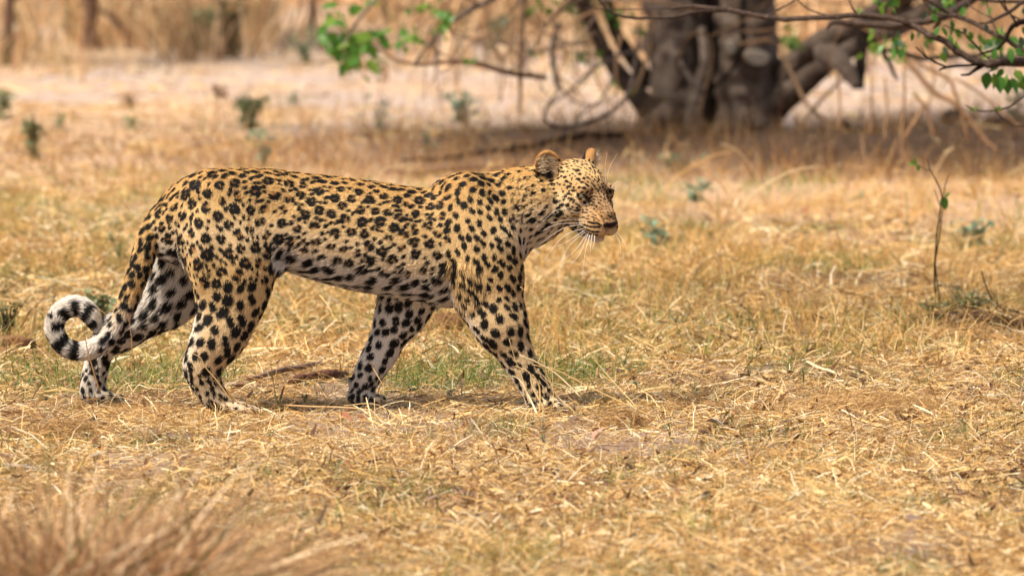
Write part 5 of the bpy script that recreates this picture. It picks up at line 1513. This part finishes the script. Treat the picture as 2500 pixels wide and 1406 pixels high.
# dead leaves
m_dl = [nmat('dead_leaf_red', noise=(50, .2), ramp=[(.3, (.24, .085, .045)), (.7, (.42, .18, .10))], rough=.6, trans=.15), nmat('dead_leaf_pink', noise=(50, .2), ramp=[(.3, (.40, .20, .14)), (.7, (.60, .36, .27))], rough=.6, trans=.15),
        nmat('dead_leaf_grey', noise=(50, .2), ramp=[(.3, (.22, .18, .17)), (.7, (.40, .34, .32))], rough=.6)]
def dead_leaf(px, pb, size, k, tilt, label, grp=None):
    V, F = leaf_data(1, .6, .3, .5)
    Y = gy(pb); X = gx(px, Y); s_ = size / FPX * Y
    me = bpy.data.meshes.new('dead_leaf'); me.from_pydata([tuple(v * s_) for v in V], [], F); me.update(); me.materials.append(m_dl[k])
    me.polygons.foreach_set('use_smooth', np.ones(len(me.polygons), dtype=bool))
    o = bpy.data.objects.new('dead_leaf', me); SC.collection.objects.link(o)
    o.location = (X, Y, float(ground_h(np.array([X]), np.array([Y]))[0]) + .016)
    o.rotation_euler = (random.uniform(-.5, .5), -tilt, random.uniform(-.6, .6))
    return tag(o, label, 'leaf', grp)
dead_leaf(1792, 552, 34, 0, .5, 'red-brown dead leaf in the straw in front of the face')
dead_leaf(1450, 1100, 42, 1, 1.2, 'pinkish dead leaf standing on edge in the foreground straw')
dead_leaf(822, 1026, 46, 0, .1, 'dark red leaf under the belly in front of the far forefoot')
dead_leaf(870, 1030, 24, 0, .3, 'small rusty leaf next to the dark red one')
dead_leaf(1960, 522, 28, 0, .7, 'small dark leaf in the far straw right of centre')
dead_leaf(2340, 846, 34, 1, .15, 'pinkish leaf lying beside the dark sticks')
dead_leaf(1725, 1046, 60, 2, .03, 'grey flat leaf half under the straw at the right')
dead_leaf(225, 1112, 40, 1, 1.3, 'pink dead leaf standing up above the dark pebble')
dead_leaf(1905, 1030, 24, 1, .4, 'small pink leaf in the right straw')
dead_leaf(2020, 970, 26, 1, .2, 'purplish leaf under thin straws at the right')

# ================================================================== HEAPS OF STRAW AND THE NEAR TUSSOCK
# curled brown leaf litter: more under the trees, some everywhere
n = 16000
lx, ly, lpy = scatter(n, 335, 1430)
k = rng.random(n) < np.clip(.10 + .9 * smooth(430, 350, lpy) + .8 * smooth(.1, .5, fbm(lx * 1.4, ly * .9, 301)) + .7 * np.exp(-(((lx - 1.45) / .5) ** 2 + ((ly - 22.4) / 1.0) ** 2)), 0, 1)
lx, ly = lx[k], ly[k]; n = len(lx)
az = rng.uniform(0, 6.28, n); el = rng.normal(.1, .35, n)
LC = np.array([[.16, .075, .035], [.26, .13, .06], [.10, .05, .03], [.36, .20, .10], [.22, .16, .13]])
o = blades(np.stack([lx, ly, ground_h(lx, ly) + .026 * rng.random(n)], 1), np.stack([np.cos(az) * np.cos(el), np.sin(az) * np.cos(el), np.sin(el)], 1), rng.uniform(.012, .038, n), rng.uniform(.006, .016, n),
           np.stack([rng.normal(0, .006, n), rng.normal(0, .006, n), rng.normal(0, .010, n)], 1), LC[rng.integers(0, 5, n)] * rng.uniform(.7, 1.3, (n, 1)), 'leaf_litter', m_straw, 3, .35)
tag(o, 'small curled brown leaves scattered in the straw', kind='stuff')

def straw_heap(name, label, px, pb, w, h, n, Lr, Wr, pal, seed, cat='straw heap'):
    Y = gy(pb); X = gx(px, Y); a = w / FPX * Y * .5; c = h / FPX * Y
    r = np.sqrt(rng.random(n)); t = rng.uniform(0, 2 * np.pi, n)
    x = X + a * r * np.cos(t); y = Y + a * .9 * r * np.sin(t)
    z = ground_h(x, y) + c * (1 - r ** 2) * rng.uniform(.1, 1, n) ** .5
    az = t + np.pi / 2 * rng.choice([-1, 1], n) + rng.normal(0, .7, n); el = rng.normal(0, .3, n)
    D = np.stack([np.cos(az) * np.cos(el), np.sin(az) * np.cos(el), np.sin(el)], 1)
    L = Lr * rng.uniform(.5, 1.5, n)
    bend = np.stack([-np.cos(t) * .3, -np.sin(t) * .3, -.35 * np.ones(n)], 1) * L[:, None]
    col = pal[rng.integers(0, len(pal), n)] * (1 + .15 * rng.standard_normal((n, 1)))
    o = blades(np.stack([x, y, z], 1), D, L, Wr * rng.uniform(.6, 1.4, n), bend, np.clip(col, .01, .9), name, m_straw, 4, .4)
    tag(o, label, kind='stuff')
BP = np.array([[.58, .38, .17], [.42, .26, .11], [.68, .47, .24], [.30, .18, .08]])
straw_heap('straw_heap', 'hump of matted brown straw at the left in front of the tail', 165, 1072, 260, 56, 2600, .07, .0016, BP, 1)
straw_heap('straw_heap', 'tangled brown knot of straw in front of the chest', 1525, 1050, 120, 54, 1100, .055, .0016, BP, 2)
straw_heap('straw_heap', 'loose brown straw beside the dung ball', 275, 1080, 120, 46, 500, .07, .0016, BP, 3)
straw_heap('straw_heap', 'flat hump of fine matted straw at the right', 2110, 1015, 520, 52, 5200, .06, .0013, BP[[0, 2, 0, 1]], 4)
straw_heap('straw_heap', 'matted straw under the hind foot', 340, 1010, 380, 22, 2200, .07, .0015, BP[[0, 2, 2, 1]], 5)
straw_heap('straw_heap', 'brown straw heaped round the sapling', 2330, 850, 420, 44, 2600, .09, .0022, BP, 6)
straw_heap('twig_litter', 'dark twiggy litter round the foot of the sapling', 2370, 812, 400, 50, 1700, .10, .0035, np.array([[.10, .055, .03], [.18, .10, .05], [.06, .035, .02], [.30, .18, .09]]), 8)
straw_heap('straw_heap', 'brown straw drifted against the rotten log', 1950, 830, 330, 34, 1500, .09, .0024, BP, 7)

TP_ = np.array([[.52, .32, .17], [.66, .45, .26], [.38, .22, .11], [.82, .64, .44], [.20, .11, .055], [.20, .20, .07]]); TPP = np.array([.24, .22, .2, .12, .16, .06])
ty = 14.1; TU = np.array([gx(150, ty), ty, 0.0])
n = 3200
cx = rng.normal(0, 1, (n, 2)) * [.16, .14]
az = np.arctan2(cx[:, 1], cx[:, 0]) + rng.normal(0, 1.4, n); le = np.abs(rng.normal(.22, .28, n)) + .35 * np.hypot(cx[:, 0] / .25, cx[:, 1] / .2)

D = np.stack([np.cos(az) * np.sin(le), np.sin(az) * np.sin(le), np.cos(le)], 1)
L = rng.uniform(.26, .52, n)
bend = np.stack([np.cos(az), np.sin(az) * .8, -.75 * np.ones(n)], 1) * (L * np.abs(rng.normal(.48, .26, n)))[:, None]
col = TP_[rng.choice(len(TP_), n, p=TPP)] * (1 + .13 * rng.standard_normal((n, 1)))
P = np.stack([TU[0] + cx[:, 0], TU[1] + cx[:, 1], .0 * cx[:, 0]], 1)
tuss = blades(P - TU, D, L, .0075 * rng.uniform(.4, 1.6, n), bend, np.clip(col, .01, .9), 'grass_tussock', m_straw, 6, .2)
tuss.location = TU
tag(tuss, 'big soft tussock of dry arching grass in the near left corner', 'grass tussock')

# thin single stalks, some with seed heads, crossing legs and tail
ST_ = Soup()
def stalk(P, d0=3.2, col=(.80, .56, .26), tip=.45):
    Q = spline(np.array(P, float), 6)
    pts = np.array([pt(a, b, c) for a, b, c in Q]); r = np.linspace(1, tip, len(pts)) * .5 * d0 / FPX * P[0][2]
    V, F = tube(pts, r, 4); ST_.add(V, F, np.array(col))
Yf = 19.52
for P, d, c in (([[1420, 972, 19.5], [1362, 916, Yf], [1310, 884, Yf], [1268, 867, Yf]], 5, (.88, .74, .46)), ([[1600, 1020, 19.45], [1450, 950, 19.5], [1362, 905, Yf], [1300, 890, Yf]], 4, (.82, .56, .24)),
                ([[1330, 1000, 19.5], [1300, 945, Yf], [1293, 910, Yf], [1258, 893, Yf]], 4, (.86, .68, .36)), ([[1312, 1012, 19.45], [1296, 977, 19.5], [1271, 930, Yf], [1250, 917, Yf]], 6.5, (.90, .80, .56)),
                ([[1318, 1010, 19.5], [1318, 950, Yf], [1308, 925, Yf], [1300, 913, Yf]], 4.5, (.84, .58, .22)), ([[1420, 1020, 19.5], [1368, 974, Yf], [1340, 940, Yf], [1318, 918, Yf]], 3.5, (.84, .66, .36)),
                ([[1292, 985, 19.5], [1274, 919, Yf], [1258, 878, Yf], [1243, 828, Yf]], 3, (.86, .66, .32)), ([[1390, 1000, 19.5], [1350, 950, Yf], [1330, 890, Yf], [1332, 852, Yf], [1341, 820, Yf]], 2.6, (.82, .62, .32)),
                ([[1313, 883, Yf], [1325, 862, Yf], [1338, 838, Yf], [1342, 818, Yf]], 2.6, (.82, .62, .32)), ([[1352, 1000, 19.5], [1350, 940, Yf], [1344, 860, Yf], [1322, 810, Yf], [1300, 790, Yf]], 2.4, (.80, .58, .28)),
                ([[1560, 1000, 19.4], [1470, 900, 19.5], [1400, 810, 19.5], [1330, 745, 19.5], [1270, 700, 19.5]], 2.6, (.84, .66, .34)), ([[1680, 985, 19.4], [1600, 890, 19.4], [1540, 850, 19.4], [1440, 800, 19.4]], 3, (.86, .68, .38)),
                ([[1300, 720, 19.5], [1302, 690, 19.5], [1288, 665, 19.5], [1278, 640, 19.5]], 2.2, (.84, .70, .42)), ([[1302, 694, 19.5], [1312, 680, 19.5], [1318, 660, 19.5]], 2, (.84, .70, .42)),
                ([[245, 960, 19.55], [215, 860, 19.55], [208, 820, 19.55], [198, 782, 19.55]], 4, (.52, .30, .13)), ([[322, 925, 19.55], [322, 840, 19.55], [318, 800, 19.55], [312, 765, 19.55]], 3.2, (.55, .32, .14)),
                ([[300, 905, 19.9], [285, 880, 19.9], [272, 850, 19.9]], 3, (.34, .34, .12)), ([[570, 985, 19.5], [531, 931, 19.5], [503, 898, 19.5], [488, 872, 19.5], [464, 861, 19.5]], 3.6, (.84, .58, .26)),
                ([[620, 1010, 19.45], [575, 975, 19.5], [550, 945, 19.5]], 3.6, (.62, .38, .18)), ([[532, 1060, 19.2], [530, 1030, 19.25], [524, 1006, 19.3]], 8, (.86, .70, .42)),
                ([[925, 1120, 19.1], [915, 1060, 19.2], [905, 1015, 19.3], [894, 970, 19.4]], 7, (.88, .70, .40)), ([[918, 1040, 19.3], [915, 1000, 19.3], [914, 972, 19.3]], 5, (.88, .74, .46)),
                ([[1000, 1040, 19.3], [945, 1000, 19.4], [905, 985, 19.4], [840, 990, 19.4]], 4, (.84, .62, .30)), ([[905, 886, 19.7], [912, 900, 19.7], [935, 940, 19.6]], 2.6, (.80, .56, .24)),
                ([[780, 720, 21.5], [800, 745, 21.3], [815, 775, 21.2]], 3, (.84, .64, .34)), ([[2120, 840, 23], [2090, 780, 23], [2050, 740, 23]], 5, (.84, .62, .34))):
    stalk(P, d, c)
for _ in range(420):
    py = random.uniform(470, 1120) if random.random() < .8 else random.uniform(880, 1300)
    Y = gy(py); px = random.uniform(-250, 2750)
    if 560 < py < 1010 and 430 < px < 1400 and Y < 19.95 and random.random() < .93: continue
    h = random.uniform(45, 150) * (1 if py < 930 else .6); lean = random.gauss(-.2, .9) * h * .8
    z = random.uniform(.2, .9)
    stalk([[px, py + 4, Y], [px + lean * .25, py - h * .45, Y], [px + lean * .7, py - h * .85, Y - .02], [px + lean * 1.1, py - h * (.85 + .2 * z), Y - .03]], random.uniform(2.0, 3.6) * Y / 20,
          random.choice([(.84, .64, .32), (.78, .52, .22), (.88, .74, .46), (.58, .38, .16), (.40, .38, .14)]))
    if random.random() < .3:
        bx, by = px + lean * .7, py - h * .85
        for k in range(3):
            stalk([[bx, by, Y - .02], [bx + random.uniform(-14, 14), by - random.uniform(8, 20), Y - .02]], 1.8 * Y / 20, (.84, .68, .38))
tag(ST_.build('grass_stalks', m_straw), 'thin dry grass stalks, some crossing the legs and tail of the leopard', kind='stuff')

# ================================================================== FAR TREES IN THE GRASS BELT
def far_tree(px, pb, w, label, P2=(), seed=0, lean=0):
    Y = gy(pb); O = np.array([gx(px, Y), Y, 0.0])
    t = tag(empty('far_tree', O), label, 'tree')
    limb('trunk', [[px, pb + 6, Y, w * 1.35], [px + lean * .2, pb - 30, Y, w], [px + lean * .6, pb - 150, Y, w * .9], [px + lean, pb - 420, Y, w * .7]], m_far, t, O, sides=12, seed=seed, rough=.15)
    for k in range(3):
        s_ = -1 if k % 2 else 1; q = 150 + 60 * k
        limb('limb', [[px + lean * .6, pb - q, Y, w * .4], [px + s_ * 90, pb - q - 60, Y, w * .28], [px + s_ * 190, pb - q - 170, Y + .3, w * .12]], m_far, t, O, sides=8, seed=seed + k + 1)
    for i, P in enumerate(P2): limb('limb', [[a, b, Y, d] for a, b, d in P], m_far, t, O, sides=8, seed=seed + 9 + i)
    n = 1600
    Pp = np.array([pt(px + lean, pb - 760, Y)]) + np.clip(rng.normal(0, 1, (n, 3)), -2.2, 2.2) * [.75, .7, .40]
    leaf_soup(Pp, unit(rng.standard_normal((n, 3))), rng.uniform(.06, .11, n), 'crown', m_leaf[0], t, O)['kind'] = 'stuff'
m_far = nmat('brown_bark', noise=(9, .3), ramp=[(.3, (.10, .055, .036)), (.7, (.20, .12, .085))], rough=.9)
far_tree(222, 122, 40, 'thick dark brown trunk in the grass belt, tallest of the far trunks', [[[240, 20, 12], [290, 60, 14], [335, 118, 16]]], 301)
far_tree(168, 92, 20, 'slim brown trunk just left of the thickest far trunk', (), 311, -10)
far_tree(18, 158, 26, 'dark trunk at the far left edge of the picture', (), 321, 8)
far_tree(592, 110, 16, 'thin far trunk between the green and the dark shrub', (), 331, -14)
far_tree(760, 80, 18, 'faint far trunk at the right end of the dry grass belt', (), 341, 10)
